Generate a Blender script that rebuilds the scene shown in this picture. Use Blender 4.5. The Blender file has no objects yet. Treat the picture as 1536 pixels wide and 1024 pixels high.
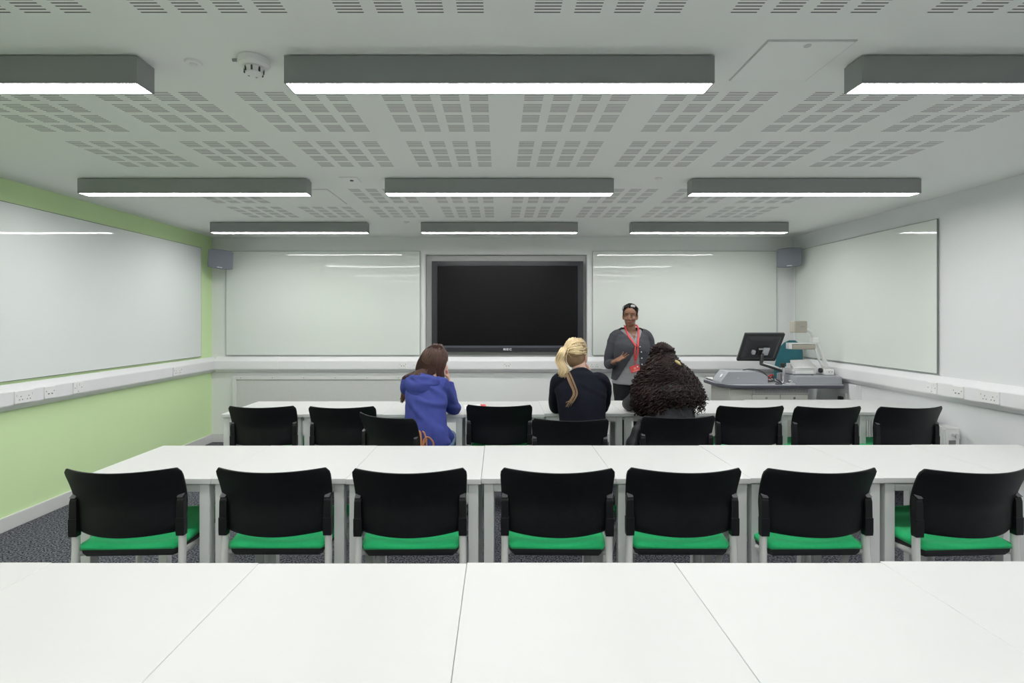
import bpy, bmesh, math, random
from mathutils import Vector, Matrix, noise
from mathutils.bvhtree import BVHTree

random.seed(7)
PI = math.pi
scene = bpy.context.scene
COL = scene.collection

# ------------------------------------------------------------------ materials
def nd(nt, typ, **kw):
    n = nt.nodes.new(typ)
    for k, v in kw.items():
        setattr(n, k, v)
    return n

def math_node(nt, op, a, b=None, c=None):
    n = nt.nodes.new('ShaderNodeMath'); n.operation = op
    for i, v in enumerate((a, b, c)):
        if v is None: continue
        if isinstance(v, (int, float)): n.inputs[i].default_value = v
        else: nt.links.new(v, n.inputs[i])
    return n.outputs[0]

def base_mat(name, col, rough=0.5, metal=0.0, spec=0.5, coat=0.0, sheen=0.0):
    m = bpy.data.materials.new(name); m.use_nodes = True
    b = m.node_tree.nodes['Principled BSDF']
    b.inputs['Base Color'].default_value = (*col, 1)
    b.inputs['Roughness'].default_value = rough
    b.inputs['Metallic'].default_value = metal
    b.inputs['Specular IOR Level'].default_value = spec
    b.inputs['Coat Weight'].default_value = coat
    b.inputs['Sheen Weight'].default_value = sheen
    return m, m.node_tree, b

def mat(name, col, rough=0.5, metal=0.0, spec=0.5, var=0.05, scale=8.0, bump=0.0, bscale=200.0, **kw):
    """procedural material: gentle noise variation of the colour, optional fine bump"""
    m, nt, b = base_mat(name, col, rough, metal, spec, **kw)
    tc = nd(nt, 'ShaderNodeTexCoord')
    nz = nd(nt, 'ShaderNodeTexNoise'); nz.inputs['Scale'].default_value = scale
    nt.links.new(tc.outputs['Object'], nz.inputs['Vector'])
    mx = nd(nt, 'ShaderNodeMix', data_type='RGBA')
    mx.inputs['A'].default_value = (*[max(0, c*(1-var)) for c in col], 1)
    mx.inputs['B'].default_value = (*[min(1, c*(1+var)) for c in col], 1)
    nt.links.new(nz.outputs['Fac'], mx.inputs['Factor'])
    nt.links.new(mx.outputs['Result'], b.inputs['Base Color'])
    if bump:
        n2 = nd(nt, 'ShaderNodeTexNoise'); n2.inputs['Scale'].default_value = bscale
        nt.links.new(tc.outputs['Object'], n2.inputs['Vector'])
        bp = nd(nt, 'ShaderNodeBump'); bp.inputs['Strength'].default_value = bump
        bp.inputs['Distance'].default_value = 0.002
        nt.links.new(n2.outputs['Fac'], bp.inputs['Height'])
        nt.links.new(bp.outputs['Normal'], b.inputs['Normal'])
    return m

def speckle_mat(name, c1, c2, scale, rough=0.95, lo=0.42, hi=0.6, sheen=0.0, spec=0.2):
    m, nt, b = base_mat(name, c1, rough, spec=spec, sheen=sheen)
    tc = nd(nt, 'ShaderNodeTexCoord')
    nz = nd(nt, 'ShaderNodeTexNoise'); nz.inputs['Scale'].default_value = scale
    nz.inputs['Detail'].default_value = 3
    nt.links.new(tc.outputs['Object'], nz.inputs['Vector'])
    r = nd(nt, 'ShaderNodeValToRGB')
    r.color_ramp.elements[0].position = lo; r.color_ramp.elements[0].color = (*c1, 1)
    r.color_ramp.elements[1].position = hi; r.color_ramp.elements[1].color = (*c2, 1)
    nt.links.new(nz.outputs['Fac'], r.inputs['Fac'])
    nt.links.new(r.outputs['Color'], b.inputs['Base Color'])
    bp = nd(nt, 'ShaderNodeBump'); bp.inputs['Strength'].default_value = 0.4
    bp.inputs['Distance'].default_value = 0.003
    nt.links.new(nz.outputs['Fac'], bp.inputs['Height'])
    nt.links.new(bp.outputs['Normal'], b.inputs['Normal'])
    return m

def glass_board_mat(name, col):
    m, nt, b = base_mat(name, col, 0.05, spec=0.5)
    b.inputs['IOR'].default_value = 1.42
    tc = nd(nt, 'ShaderNodeTexCoord')
    nz = nd(nt, 'ShaderNodeTexNoise'); nz.inputs['Scale'].default_value = 1.6
    nz.inputs['Detail'].default_value = 1
    nt.links.new(tc.outputs['Object'], nz.inputs['Vector'])
    bp = nd(nt, 'ShaderNodeBump'); bp.inputs['Strength'].default_value = 0.12
    bp.inputs['Distance'].default_value = 0.02
    nt.links.new(nz.outputs['Fac'], bp.inputs['Height'])
    nt.links.new(bp.outputs['Normal'], b.inputs['Normal'])
    n2 = nd(nt, 'ShaderNodeTexNoise'); n2.inputs['Scale'].default_value = 2.5
    nt.links.new(tc.outputs['Object'], n2.inputs['Vector'])
    mr = nd(nt, 'ShaderNodeMapRange')
    mr.inputs['To Min'].default_value = 0.015; mr.inputs['To Max'].default_value = 0.05
    nt.links.new(n2.outputs['Fac'], mr.inputs['Value'])
    nt.links.new(mr.outputs['Result'], b.inputs['Roughness'])
    return m

def ceiling_mat():
    m, nt, b = base_mat('ceiling_perforated', (.6, .6, .6), 0.9, spec=0.2)
    g = nd(nt, 'ShaderNodeNewGeometry'); sx = nd(nt, 'ShaderNodeSeparateXYZ')
    nt.links.new(g.outputs['Position'], sx.inputs[0])
    X, Y = sx.outputs[0], sx.outputs[1]
    M = lambda op, a, c=None: math_node(nt, op, a, c)
    tx = M('FLOORED_MODULO', M('SUBTRACT', X, 0.108), 0.611)
    inx = M('MULTIPLY', M('LESS_THAN', tx, 0.4546), M('LESS_THAN', M('FLOORED_MODULO', tx, 0.1243), 0.0817))
    inx = M('MULTIPLY', inx, M('MULTIPLY', M('GREATER_THAN', X, -2.36), M('LESS_THAN', X, 2.41)))
    ty = M('FLOORED_MODULO', M('SUBTRACT', Y, 2.145), 1.61)
    u = M('FLOORED_MODULO', ty, 0.601)
    by = M('FLOORED_MODULO', u, 0.1225)
    sl = M('FLOORED_MODULO', by, 0.0157)
    iny = M('MULTIPLY', M('LESS_THAN', ty, 1.2), M('LESS_THAN', u, 0.4546))
    iny = M('MULTIPLY', iny, M('MULTIPLY', M('LESS_THAN', by, 0.0845), M('LESS_THAN', sl, 0.0056)))
    mask = M('MULTIPLY', M('MULTIPLY', inx, iny), M('LESS_THAN', Y, 5.0))
    mx = nd(nt, 'ShaderNodeMix', data_type='RGBA')
    mx.inputs['A'].default_value = (.85, .872, .845, 1)
    mx.inputs['B'].default_value = (.12, .12, .12, 1)
    nt.links.new(mask, mx.inputs['Factor']); nt.links.new(mx.outputs['Result'], b.inputs['Base Color'])
    return m

def hair_mat(name, c1, c2, rough=0.4, spec=0.35):
    m, nt, b = base_mat(name, c1, rough, spec=spec)
    g = nd(nt, 'ShaderNodeNewGeometry')
    tc = nd(nt, 'ShaderNodeTexCoord')
    nz = nd(nt, 'ShaderNodeTexNoise'); nz.inputs['Scale'].default_value = 14
    nt.links.new(tc.outputs['Object'], nz.inputs['Vector'])
    f = math_node(nt, 'MULTIPLY', math_node(nt, 'ADD', g.outputs['Random Per Island'], nz.outputs['Fac']), 0.5)
    mx = nd(nt, 'ShaderNodeMix', data_type='RGBA')
    mx.inputs['A'].default_value = (*c1, 1); mx.inputs['B'].default_value = (*c2, 1)
    nt.links.new(f, mx.inputs['Factor']); nt.links.new(mx.outputs['Result'], b.inputs['Base Color'])
    return m

def emit_mat(name, col, strength):
    m = bpy.data.materials.new(name); m.use_nodes = True
    nt = m.node_tree; nt.nodes.clear()
    e = nd(nt, 'ShaderNodeEmission'); e.inputs['Color'].default_value = (*col, 1)
    e.inputs['Strength'].default_value = strength
    o = nd(nt, 'ShaderNodeOutputMaterial'); nt.links.new(e.outputs[0], o.inputs[0])
    return m

MT = dict(
    wall=mat('wall_paint_white', (.765, .785, .775), .75, var=.015, scale=2, bump=.05, spec=.25),
    wall_r=mat('wall_paint_cool_white', (.755, .77, .785), .75, var=.015, scale=2, bump=.05, spec=.25),
    green=mat('wall_paint_lime', (.655, .86, .455), .75, var=.02, scale=2, bump=.05, spec=.25),
    ceiling=ceiling_mat(),
    carpet=speckle_mat('carpet_blue_grey', (.006, .0068, .011), (.17, .175, .21), 95),
    skirting=mat('skirting_paint', (.66, .665, .655), .5, var=.02),
    trunk=mat('trunking_plastic', (.80, .805, .82), .35, var=.015),
    plate=mat('socket_plastic', (.82, .82, .815), .35, var=.015),
    dark=mat('dark_hole', (.03, .03, .03), .6),
    light_grey=mat('light_grey_metal', (.25, .262, .262), .45, metal=.0, var=.05, scale=3),
    diffuser=emit_mat('lamp_diffuser', (1.0, 1.0, .985), 37.5),
    table_top=mat('table_laminate_white', (.60, .605, .595), .38, var=.012, scale=5, spec=.4),
    table_edge=mat('table_edging', (.60, .605, .60), .45, var=.02),
    table_leg=mat('table_steel_light_grey', (.67, .685, .675), .4, var=.03),
    chair_black=mat('chair_plastic_black', (.0045, .0047, .0062), .5, var=.3, scale=40, bump=.6, bscale=420, spec=.22),
    chair_bracket=mat('bracket_plastic_black', (.0065, .0065, .008), .45, spec=.25, var=.2, bump=.2, bscale=300),
    bracket_highlight=mat('bracket_highlight_grey', (.09, .09, .10), .4),
    chair_seat=mat('seat_fabric_green', (.018, .47, .15), .85, var=.12, scale=60, bump=.4, bscale=500, spec=.2, sheen=.1),
    chair_shell=mat('seat_shell_black', (.012, .012, .013), .5, var=.2),
    chair_leg=mat('chair_tube_white', (.74, .745, .73), .35, var=.02),
    wheel=mat('castor_black', (.02, .02, .022), .5),
    board=glass_board_mat('glass_whiteboard', (.70, .742, .70)),
    board_l=glass_board_mat('glass_whiteboard_left', (.75, .79, .77)),
    board_edge=mat('glass_edge_and_shadow_line', (.16, .20, .175), .35),  # glass edge and backing, and the painted shadow outline
    recess=mat('recess_liner_grey', (.60, .61, .60), .55, var=.03),
    bezel=mat('display_bezel', (.010, .011, .016), .35, var=.1),
    screen=mat('display_screen', (.0015, .0016, .0017), .32, var=.3, scale=3, spec=.16),
    bezel_strip=mat('display_lower_strip', (.06, .065, .085), .35),
    logo=mat('logo_white', (.75, .76, .8), .5),
    speaker=mat('speaker_blue_grey', (.17, .185, .22), .7, var=.1, scale=200, bump=.4, bscale=700),
    speaker_rim=mat('speaker_rim', (.30, .32, .35), .5),
    cover=mat('cover_paint', (.68, .69, .675), .6, var=.01),
    grille=speckle_mat('cover_mesh', (.575, .59, .575), (.60, .61, .595), 60, rough=.7),
    rad=mat('radiator_enamel', (.78, .785, .78), .35, var=.02),
    chrome=mat('chrome', (.7, .7, .72), .18, metal=1.0),
    desk_top=mat('desk_laminate_grey', (.36, .375, .41), .45, var=.04),
    desk_edge=mat('desk_edge_dark', (.055, .058, .075), .5),
    desk_box=mat('control_box_grey', (.36, .375, .41), .4, var=.03),
    cabinet=mat('cabinet_beige', (.52, .53, .48), .5, var=.03),
    vent=mat('vent_panel', (.55, .56, .56), .5),
    monitor=mat('monitor_black', (.025, .027, .03), .4, var=.1),
    grey_plastic=mat('grey_plastic', (.25, .26, .27), .4),
    cam_white=mat('doc_camera_white', (.80, .81, .80), .35),
    cam_beige=mat('doc_camera_beige', (.40, .37, .31), .45),
    teal=mat('fabric_teal', (.006, .095, .12), .85, var=.12, scale=40, bump=.3, sheen=.1),
    silver=mat('silver', (.62, .63, .65), .3, metal=.6),
    paper=mat('paper', (.82, .82, .81), .8, var=.01),
    red=mat('lanyard_red', (.62, .045, .045), .6, var=.1),
    red_card=mat('badge_red', (.66, .05, .045), .4, var=.05),
    skin_dark=mat('skin_brown', (.21, .095, .055), .5, var=.12, scale=18, spec=.4),
    lip_dark=mat('lip_brown', (.20, .06, .05), .4, var=.1),
    skin=mat('skin_fair', (.62, .36, .27), .5, var=.08, scale=18),
    lip=mat('lip_pink', (.5, .16, .14), .4, var=.1),
    eye_white=mat('eye_white', (.42, .39, .37), .3),
    iris=mat('iris_dark', (.02, .012, .008), .15),
    crop_hair=mat('hair_cropped_black', (.006, .005, .005), .85, spec=.12, var=.4, scale=120, bump=.8, bscale=260),
    cardigan=mat('knit_charcoal', (.050, .051, .060), .9, var=.15, scale=60, bump=.5, bscale=320, spec=.2),
    shirt=mat('shirt_grey_marl', (.25, .255, .27), .85, var=.16, scale=160, bump=.3),
    black_cloth=mat('cloth_black', (.010, .010, .012), .85, var=.15, scale=30, bump=.3, spec=.2),
    black_knit=mat('knit_blue_black', (.0045, .0055, .0105), .9, var=.2, scale=40, bump=.4, bscale=300, spec=.12),
    hoodie=mat('fleece_royal_blue', (.038, .052, .235), .9, var=.16, scale=20, bump=.5, bscale=260, spec=.15),
    denim_light=mat('denim_light_blue', (.17, .27, .45), .85, var=.15, scale=60, bump=.3),
    denim_dark=mat('denim_navy', (.02, .028, .07), .85, var=.2, scale=60),
    jacket=mat('jacket_nylon_charcoal', (.012, .0125, .016), .55, var=.25, scale=25, bump=.3, spec=.25),
    shoe=mat('shoe_black', (.012, .012, .012), .4),
    tan=mat('leather_tan', (.48, .20, .085), .45, var=.15, scale=25),
    gold=mat('hair_tie_gold', (.68, .55, .22), .35, var=.1),
    brunette=hair_mat('hair_brunette', (.014, .0068, .0055), (.105, .046, .032), .4, .3),
    brunette_base=mat('hair_brunette_under', (.022, .0095, .007), .8, spec=.1, var=.3, scale=30),
    curl_base=mat('hair_black_under', (.0045, .0036, .0036), .85, spec=.1, var=.3, scale=60, bump=1, bscale=150),
    brunette_tip=hair_mat('hair_auburn_tips', (.035, .016, .010), (.16, .065, .035), .45),
    blonde=hair_mat('hair_blonde', (.42, .29, .13), (.86, .70, .42), .4),
    blonde_dark=hair_mat('hair_dark_blonde', (.13, .075, .038), (.31, .19, .095), .45),
    curl=hair_mat('hair_black_curly', (.003, .0025, .0027), (.026, .011, .0095), .45, .22),
    lens=mat('sunglass_lens', (.012, .012, .014), .3, spec=.5),
    cable_red=mat('cable_red', (.5, .03, .03), .5),
    black_plastic=mat('black_plastic', (.012, .012, .013), .4),
)

# ------------------------------------------------------------------ mesh helpers
def link(name, bm, material, parent=None, smooth=False, bevel=0.0, seg=2, angle=40):
    me = bpy.data.meshes.new(name)
    bmesh.ops.recalc_face_normals(bm, faces=bm.faces)
    bm.to_mesh(me); bm.free()
    o = bpy.data.objects.new(name, me); COL.objects.link(o)
    mats = material if isinstance(material, (list, tuple)) else [material]
    for m in mats: me.materials.append(m)
    if smooth:
        for p in me.polygons: p.use_smooth = True
    if bevel:
        md = o.modifiers.new('bevel', 'BEVEL'); md.width = bevel; md.segments = seg
        md.limit_method = 'ANGLE'; md.angle_limit = math.radians(angle)
        for p in me.polygons: p.use_smooth = True
        wn = o.modifiers.new('wn', 'WEIGHTED_NORMAL')
    if parent: o.parent = parent
    return o

def mesh_part(name, me, material, parent=None):
    o = bpy.data.objects.new(name, me); COL.objects.link(o)
    me.materials.clear()
    for m in (material if isinstance(material, (list, tuple)) else [material]): me.materials.append(m)
    for p in me.polygons: p.use_smooth = True
    if parent: o.parent = parent
    return o

def box(bm, x0, x1, y0, y1, z0, z1, mtx=None):
    vs = [bm.verts.new(Vector(v)) for v in ((x0,y0,z0),(x1,y0,z0),(x1,y1,z0),(x0,y1,z0),(x0,y0,z1),(x1,y0,z1),(x1,y1,z1),(x0,y1,z1))]
    fs = [bm.faces.new([vs[i] for i in f]) for f in ((0,3,2,1),(4,5,6,7),(0,1,5,4),(1,2,6,5),(2,3,7,6),(3,0,4,7))]
    if mtx:
        for v in vs: v.co = mtx @ v.co
    return fs

def B(*a, mtx=None):
    bm = bmesh.new(); box(bm, *a, mtx=mtx); return bm

def prism(bm, poly, axis, a0, a1, mtx=None):
    """extrude a 2-D polygon along an axis; poly coordinates are the two other axes in xyz order"""
    def p3(p, a):
        if axis == 'x': return Vector((a, p[0], p[1]))
        if axis == 'y': return Vector((p[0], a, p[1]))
        return Vector((p[0], p[1], a))
    A = [bm.verts.new(p3(p, a0)) for p in poly]; C = [bm.verts.new(p3(p, a1)) for p in poly]
    n = len(poly)
    bm.faces.new(A); bm.faces.new(list(reversed(C)))
    for i in range(n): bm.faces.new((A[i], A[(i+1) % n], C[(i+1) % n], C[i]))
    if mtx:
        for v in A + C: v.co = mtx @ v.co

def rrect(w, h, r, n=6, cx=0, cy=0):
    pts = []
    for (sx, sy, a0) in ((1, 1, 0), (-1, 1, 90), (-1, -1, 180), (1, -1, 270)):
        for i in range(n+1):
            a = math.radians(a0 + 90*i/n)
            pts.append((cx + sx*(w/2-r) + r*math.cos(a), cy + sy*(h/2-r) + r*math.sin(a)))
    return pts

def catmull(pts, n=6):
    P = [Vector(p) for p in pts]
    if len(P) < 3: 
        return [P[0].lerp(P[1], i/n) for i in range(n+1)]
    out = []
    for i in range(len(P)-1):
        p0 = P[i-1] if i > 0 else P[0]*2-P[1]
        p1, p2 = P[i], P[i+1]
        p3 = P[i+2] if i+2 < len(P) else P[-1]*2-P[-2]
        for k in range(n):
            t = k/n
            out.append(0.5*((2*p1)+(p2-p0)*t+(2*p0-5*p1+4*p2-p3)*t*t+(3*p1-p0-3*p2+p3)*t**3))
    out.append(P[-1]); return out

def loft(bm, pts, rads, ref=(1, 0, 0), n=16, sub=4, cap=True, dome=False):
    """closed loft with elliptical sections; rads entries are r or (r_ref, r_other)"""
    P = [Vector(p) for p in pts]
    R = [Vector((r, r)) if isinstance(r, (int, float)) else Vector(r) for r in rads]
    if sub > 1 and len(P) > 2:
        pts2 = catmull(P, sub); R2 = []
        for i in range(len(R)-1):
            for k in range(sub): 
                t = k/sub; t = t*t*(3-2*t)
                R2.append(R[i].lerp(R[i+1], t))
        R2.append(R[-1]); P, R = pts2, R2
    if dome:   # rounded ends
        t0 = (P[0]-P[1]).normalized(); t1 = (P[-1]-P[-2]).normalized()
        e0, e1 = min(R[0]), min(R[-1])
        P = [P[0]+t0*e0*.92, P[0]+t0*e0*.6] + P + [P[-1]+t1*e1*.6, P[-1]+t1*e1*.92]
        R = [R[0]*.38, R[0]*.8] + R + [R[-1]*.8, R[-1]*.38]
    ref = Vector(ref); rings = []
    side = None
    for i, p in enumerate(P):
        t = (P[min(i+1, len(P)-1)]-P[max(i-1, 0)])
        t = t.normalized() if t.length > 1e-9 else Vector((0, 0, 1))
        s = ref if side is None else side
        s = s - t*s.dot(t)
        if s.length < 1e-4: s = Vector((0, 1, 0)) - t*t.y
        s.normalize(); side = s if side is not None else s
        o = t.cross(s)
        rings.append([bm.verts.new(p + s*(R[i][0]*math.cos(2*PI*k/n)) + o*(R[i][1]*math.sin(2*PI*k/n))) for k in range(n)])
        side = s
    for a, b in zip(rings, rings[1:]):
        for k in range(n): bm.faces.new((a[k], a[(k+1) % n], b[(k+1) % n], b[k]))
    if cap:
        bm.faces.new(list(reversed(rings[0]))); bm.faces.new(rings[-1])
    return rings

def tube(bm, pts, r, n=10, sub=4):
    return loft(bm, pts, [r]*len(pts), n=n, sub=sub, ref=(.31, .55, .77))

def ellipsoid(bm, c, r, mtx=None, u=20, v=12):
    m = Matrix.Translation(Vector(c)) @ Matrix.Diagonal((r[0], r[1], r[2], 1))
    if mtx: m = mtx @ m
    return bmesh.ops.create_uvsphere(bm, u_segments=u, v_segments=v, radius=1, matrix=m)['verts']

def cyl(bm, c, r, h, axis='z', n=24, r2=None, mtx=None):
    rot = {'z': Matrix(), 'x': Matrix.Rotation(PI/2, 4, 'Y'), 'y': Matrix.Rotation(PI/2, 4, 'X')}[axis]
    m = Matrix.Translation(Vector(c)) @ rot
    if mtx: m = mtx @ m
    return bmesh.ops.create_cone(bm, cap_ends=True, segments=n, radius1=r, radius2=r if r2 is None else r2, depth=h, matrix=m)['verts']

def remeshed(bm, voxel=.007, smooth=4, displace=None):
    """union of overlapping closed shells -> one continuous smoothed mesh"""
    bmesh.ops.recalc_face_normals(bm, faces=bm.faces)
    me = bpy.data.meshes.new('tmp'); bm.to_mesh(me); bm.free()
    o = bpy.data.objects.new('tmp', me); COL.objects.link(o)
    md = o.modifiers.new('r', 'REMESH'); md.mode = 'VOXEL'; md.voxel_size = voxel
    if smooth:
        s = o.modifiers.new('s', 'SMOOTH'); s.factor = .5; s.iterations = smooth
    dg = bpy.context.evaluated_depsgraph_get(); dg.update()
    res = bpy.data.meshes.new_from_object(o.evaluated_get(dg))
    bpy.data.objects.remove(o); bpy.data.meshes.remove(me)
    if displace:
        ns = [v.normal.copy() for v in res.vertices]
        for v, nn in zip(res.vertices, ns): v.co += nn*displace(v.co)
    return res

def thing(name, label, cat, loc=(0, 0, 0), rz=0.0, group=None):
    o = bpy.data.objects.new(name, None); COL.objects.link(o)
    o.empty_display_size = .05
    o.location = loc; o.rotation_euler = (0, 0, rz)
    tag(o, label, cat, group); return o

def tag(o, label, cat, group=None):
    o['label'] = label; o['category'] = cat
    if group: o['group'] = group
    return o

def struct(name, bm, m, bevel=0):
    o = link(name, bm, m, bevel=bevel); o['kind'] = 'structure'; return o

def copy_tree(o, parent=None):
    c = o.copy(); COL.objects.link(c)
    if parent: c.parent = parent
    for ch in o.children: copy_tree(ch, c)
    return c

# ------------------------------------------------------------------ room
XL, XR, YF, YB, ZC = -3.37, 3.45, 5.98, -3.0, 2.40
T = .12
struct('floor', B(XL-T, XR+T, YB-T, YF+.4, -.1, 0), MT['carpet'])
struct('ceiling', B(XL-T, XR+T, YB-T, YF+.4, ZC, ZC+.1), MT['ceiling'])
struct('wall_left', B(XL-T, XL, YB-T, YF+.4, 0, ZC), MT['green'])
struct('wall_right', B(XR, XR+T, YB-T, YF+.4, 0, ZC), MT['wall_r'])
struct('wall_back', B(XL, XR, YB-T, YB, 0, ZC), MT['wall'])
RX0, RX1, RZ0, RZ1 = -.875, 1.035, 1.0, 2.205      # recess for the display
bm = bmesh.new()
box(bm, XL, RX0, YF, YF+.3, 0, ZC); box(bm, RX1, XR, YF, YF+.3, 0, ZC)
box(bm, RX0, RX1, YF, YF+.3, 0, RZ0); box(bm, RX0, RX1, YF, YF+.3, RZ1, ZC)
box(bm, RX0, RX1, YF+.08, YF+.3, RZ0, RZ1)
struct('wall_front', bm, MT['wall'])
bm = bmesh.new()
t = .012
for a in ((RX0, RX0+t, RZ0, RZ1), (RX1-t, RX1, RZ0, RZ1), (RX0+t, RX1-t, RZ0, RZ0+t), (RX0+t, RX1-t, RZ1-t, RZ1)):
    box(bm, a[0], a[1], YF-.006, YF+.08, a[2], a[3])
box(bm, RX0+t, RX1-t, YF+.068, YF+.08, RZ0+t, RZ1-t)
struct('trim_1', bm, MT['recess'])

def skirt(name, x0, x1, y0, y1):
    struct(name, B(x0, x1, y0, y1, 0, .098), MT['skirting'], bevel=.004)
skirt('baseboard_left', XL, XL+.018, YB, YF)
skirt('baseboard_right', XR-.018, XR, YB, YF)
skirt('baseboard_front', XL+.018, XR-.018, YF-.018, YF)
skirt('baseboard_back', XL+.018, XR-.018, YB, YB+.018)

# ------------------------------------------------------------------ dado trunking
prof = [(0, .997), (.018, .997), (.058, .958), (.062, .95), (.062, .862), (.058, .853), (.02, .818), (0, .818)]
bm = bmesh.new(); prism(bm, [(XL+a+.001, z) for a, z in prof], 'y', YB+.02, YF)
tag(link('cable_trunking', bm, MT['trunk']), 'white cable trunking running along the green wall', 'trunking')
bm = bmesh.new(); prism(bm, [(XR-a-.001, z) for a, z in prof], 'y', YB+.02, YF)
tag(link('cable_trunking', bm, MT['trunk']), 'white cable trunking running along the right-hand wall', 'trunking')
tr = thing('cable_trunking', 'white cable trunking running across the front wall under the screen', 'trunking', (0, YF-.002, .9))
bm = bmesh.new(); prism(bm, [(-a, z-.9) for a, z in prof], 'x', XL+.064, XR-.064)
link('channel', bm, MT['trunk'], tr)
for xx in (-2.62, .40):
    bm = bmesh.new(); prism(bm, [(-a*1.04-.001 if a else -.001, (z-.9)*1.03) for a, z in prof], 'x', xx, xx+.05)
    link('joint_cover', bm, MT['trunk'], tr)

def socket(loc, rz, kind, label):
    """faceplate whose front looks along local -y"""
    w = .146 if kind == 'double' else .086
    r = thing('wall_socket' if kind != 'data' else 'data_outlet', label, 'socket', loc, rz, 'sockets on the cable trunking')
    bm = bmesh.new(); prism(bm, rrect(w, .086, .005, 3), 'y', -.011, -.0005); link('faceplate', bm, MT['plate'], r, bevel=.002)
    if kind == 'double':
        for sx in (-1, 1):
            bm = B(sx*.058-.005, sx*.058+.005, -.015, -.011, .006, .022)
            link('switch', bm, MT['plate'], r)
            for (dx, dz) in ((0, .004), (-.011, -.018), (.011, -.018)):
                link('pin_hole', B(sx*.029+dx-.0032, sx*.029+dx+.0032, -.0114, -.0108, dz-.0032, dz+.0032), MT['dark'], r)
    elif kind == 'data':
        for sx in (-1, 1):
            link('port', B(sx*.014-.008, sx*.014+.008, -.0125, -.011, -.016, .0), MT['plate'], r)
            link('port_slot', B(sx*.014-.006, sx*.014+.006, -.0129, -.0124, -.013, -.006), MT['dark'], r)
            link('screw', B(sx*.032-.003, sx*.032+.003, -.0118, -.0112, .006, .012), MT['dark'], r)
    else:
        link('switch', B(.008, .020, -.015, -.011, .014, .032), MT['plate'], r)
        link('spur_carrier', B(-.018, .004, -.0135, -.011, -.014, .030), MT['plate'], r)
        for (dx, dz) in ((-.032, 0), (.032, 0), (0, -.028)):
            link('screw', B(dx-.003, dx+.003, -.0118, -.0112, dz-.003, dz+.003), MT['dark'], r)
    return r
zs = .906
xl, xr = XL+.062, XR-.062
socket((xl, 3.545, zs), PI/2, 'double', 'white double power socket at the far left of the green wall trunking')
socket((xl, 3.745, zs), PI/2, 'data', 'white data outlet on the green wall trunking between double and single sockets')
socket((xl, 3.995, zs), PI/2, 'single', 'white single switched outlet on the green wall trunking, right of the data outlet')
socket((xl, 5.235, zs), PI/2, 'double', 'white double socket on the green wall trunking, closest to the front corner')
socket((xr, 3.985, zs), -PI/2, 'single', 'white single switched outlet on right wall trunking below the glass board corner')
socket((xr, 3.76, zs), -PI/2, 'data', 'white data outlet on right wall trunking, middle of three plates')
socket((xr, 3.52, zs), -PI/2, 'double', 'white double power socket on right wall trunking, nearest the camera')
socket((-1.118, YF-.062, zs), 0, 'data', 'white data outlet on front trunking left of the woman in blue')
socket((-.955, YF-.062, zs), 0, 'single', 'white outlet on front trunking half hidden by brown hair')
socket((.095, YF-.062, zs), 0, 'data', 'white data outlet on front trunking centred under the black screen')
socket((1.10, YF-.062, zs), 0, 'double', 'white double socket on front trunking beside the standing woman')

# ------------------------------------------------------------------ glass boards
def board(name, label, w, h, loc, rz, m):
    r = thing(name, label, 'whiteboard', loc, rz)
    bm = bmesh.new(); box(bm, -w/2, w/2, -.020, -.012, 0, h)
    for f in bm.faces:
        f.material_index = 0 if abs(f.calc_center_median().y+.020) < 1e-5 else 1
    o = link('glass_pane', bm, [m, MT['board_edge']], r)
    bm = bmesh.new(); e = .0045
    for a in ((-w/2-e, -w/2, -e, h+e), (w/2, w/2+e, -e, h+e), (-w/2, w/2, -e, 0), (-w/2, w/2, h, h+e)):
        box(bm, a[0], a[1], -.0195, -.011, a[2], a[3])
    link('shadow_outline', bm, MT['board_edge'], r)  # dark bars paint the thin shadow line round the pane
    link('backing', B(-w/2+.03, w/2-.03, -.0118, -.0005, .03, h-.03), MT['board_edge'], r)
    return r
board('glass_whiteboard', 'glass whiteboard on the front wall left of the black screen', 2.262, 1.21, ((-3.192-.930)/2, YF, 1.02), 0, MT['board'])
board('glass_whiteboard', 'glass whiteboard on the front wall behind the standing woman', 2.145, 1.21, ((1.094+3.239)/2, YF, 1.02), 0, MT['board'])
board('glass_whiteboard', 'long glass whiteboard on the green wall', 2.7, 1.215, (XL, 5.73-1.35, 1.022), PI/2, MT['board_l'])
board('glass_whiteboard', 'glass whiteboard on the right-hand wall', 1.90, 1.21, (XR, 4.0+.95, 1.016), -PI/2, MT['board'])

# ------------------------------------------------------------------ display in the recess
d = thing('wall_display', 'large black flat screen recessed in the middle of the front wall', 'television', (.095, YF-.035, 1.058))
w, h = 1.764, 1.055
bm = bmesh.new(); box(bm, -w/2, w/2, 0, .10, 0, h); link('casing', bm, MT['bezel'], d, bevel=.006)
bm = bmesh.new()
for a in ((-w/2, -w/2+.066, 0, h), (w/2-.066, w/2, 0, h), (-w/2+.066, w/2-.066, h-.058, h), (-w/2+.066, w/2-.066, 0, .05)):
    box(bm, a[0], a[1], -.018, 0, a[2], a[3])
link('bezel', bm, MT['bezel'], d, bevel=.003)
link('lower_strip', B(-w/2+.066, w/2-.066, -.016, 0, .05, .072), MT['bezel_strip'], d)
link('screen', B(-w/2+.066, w/2-.066, -.006, .002, .072, h-.058), MT['screen'], d)
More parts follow.
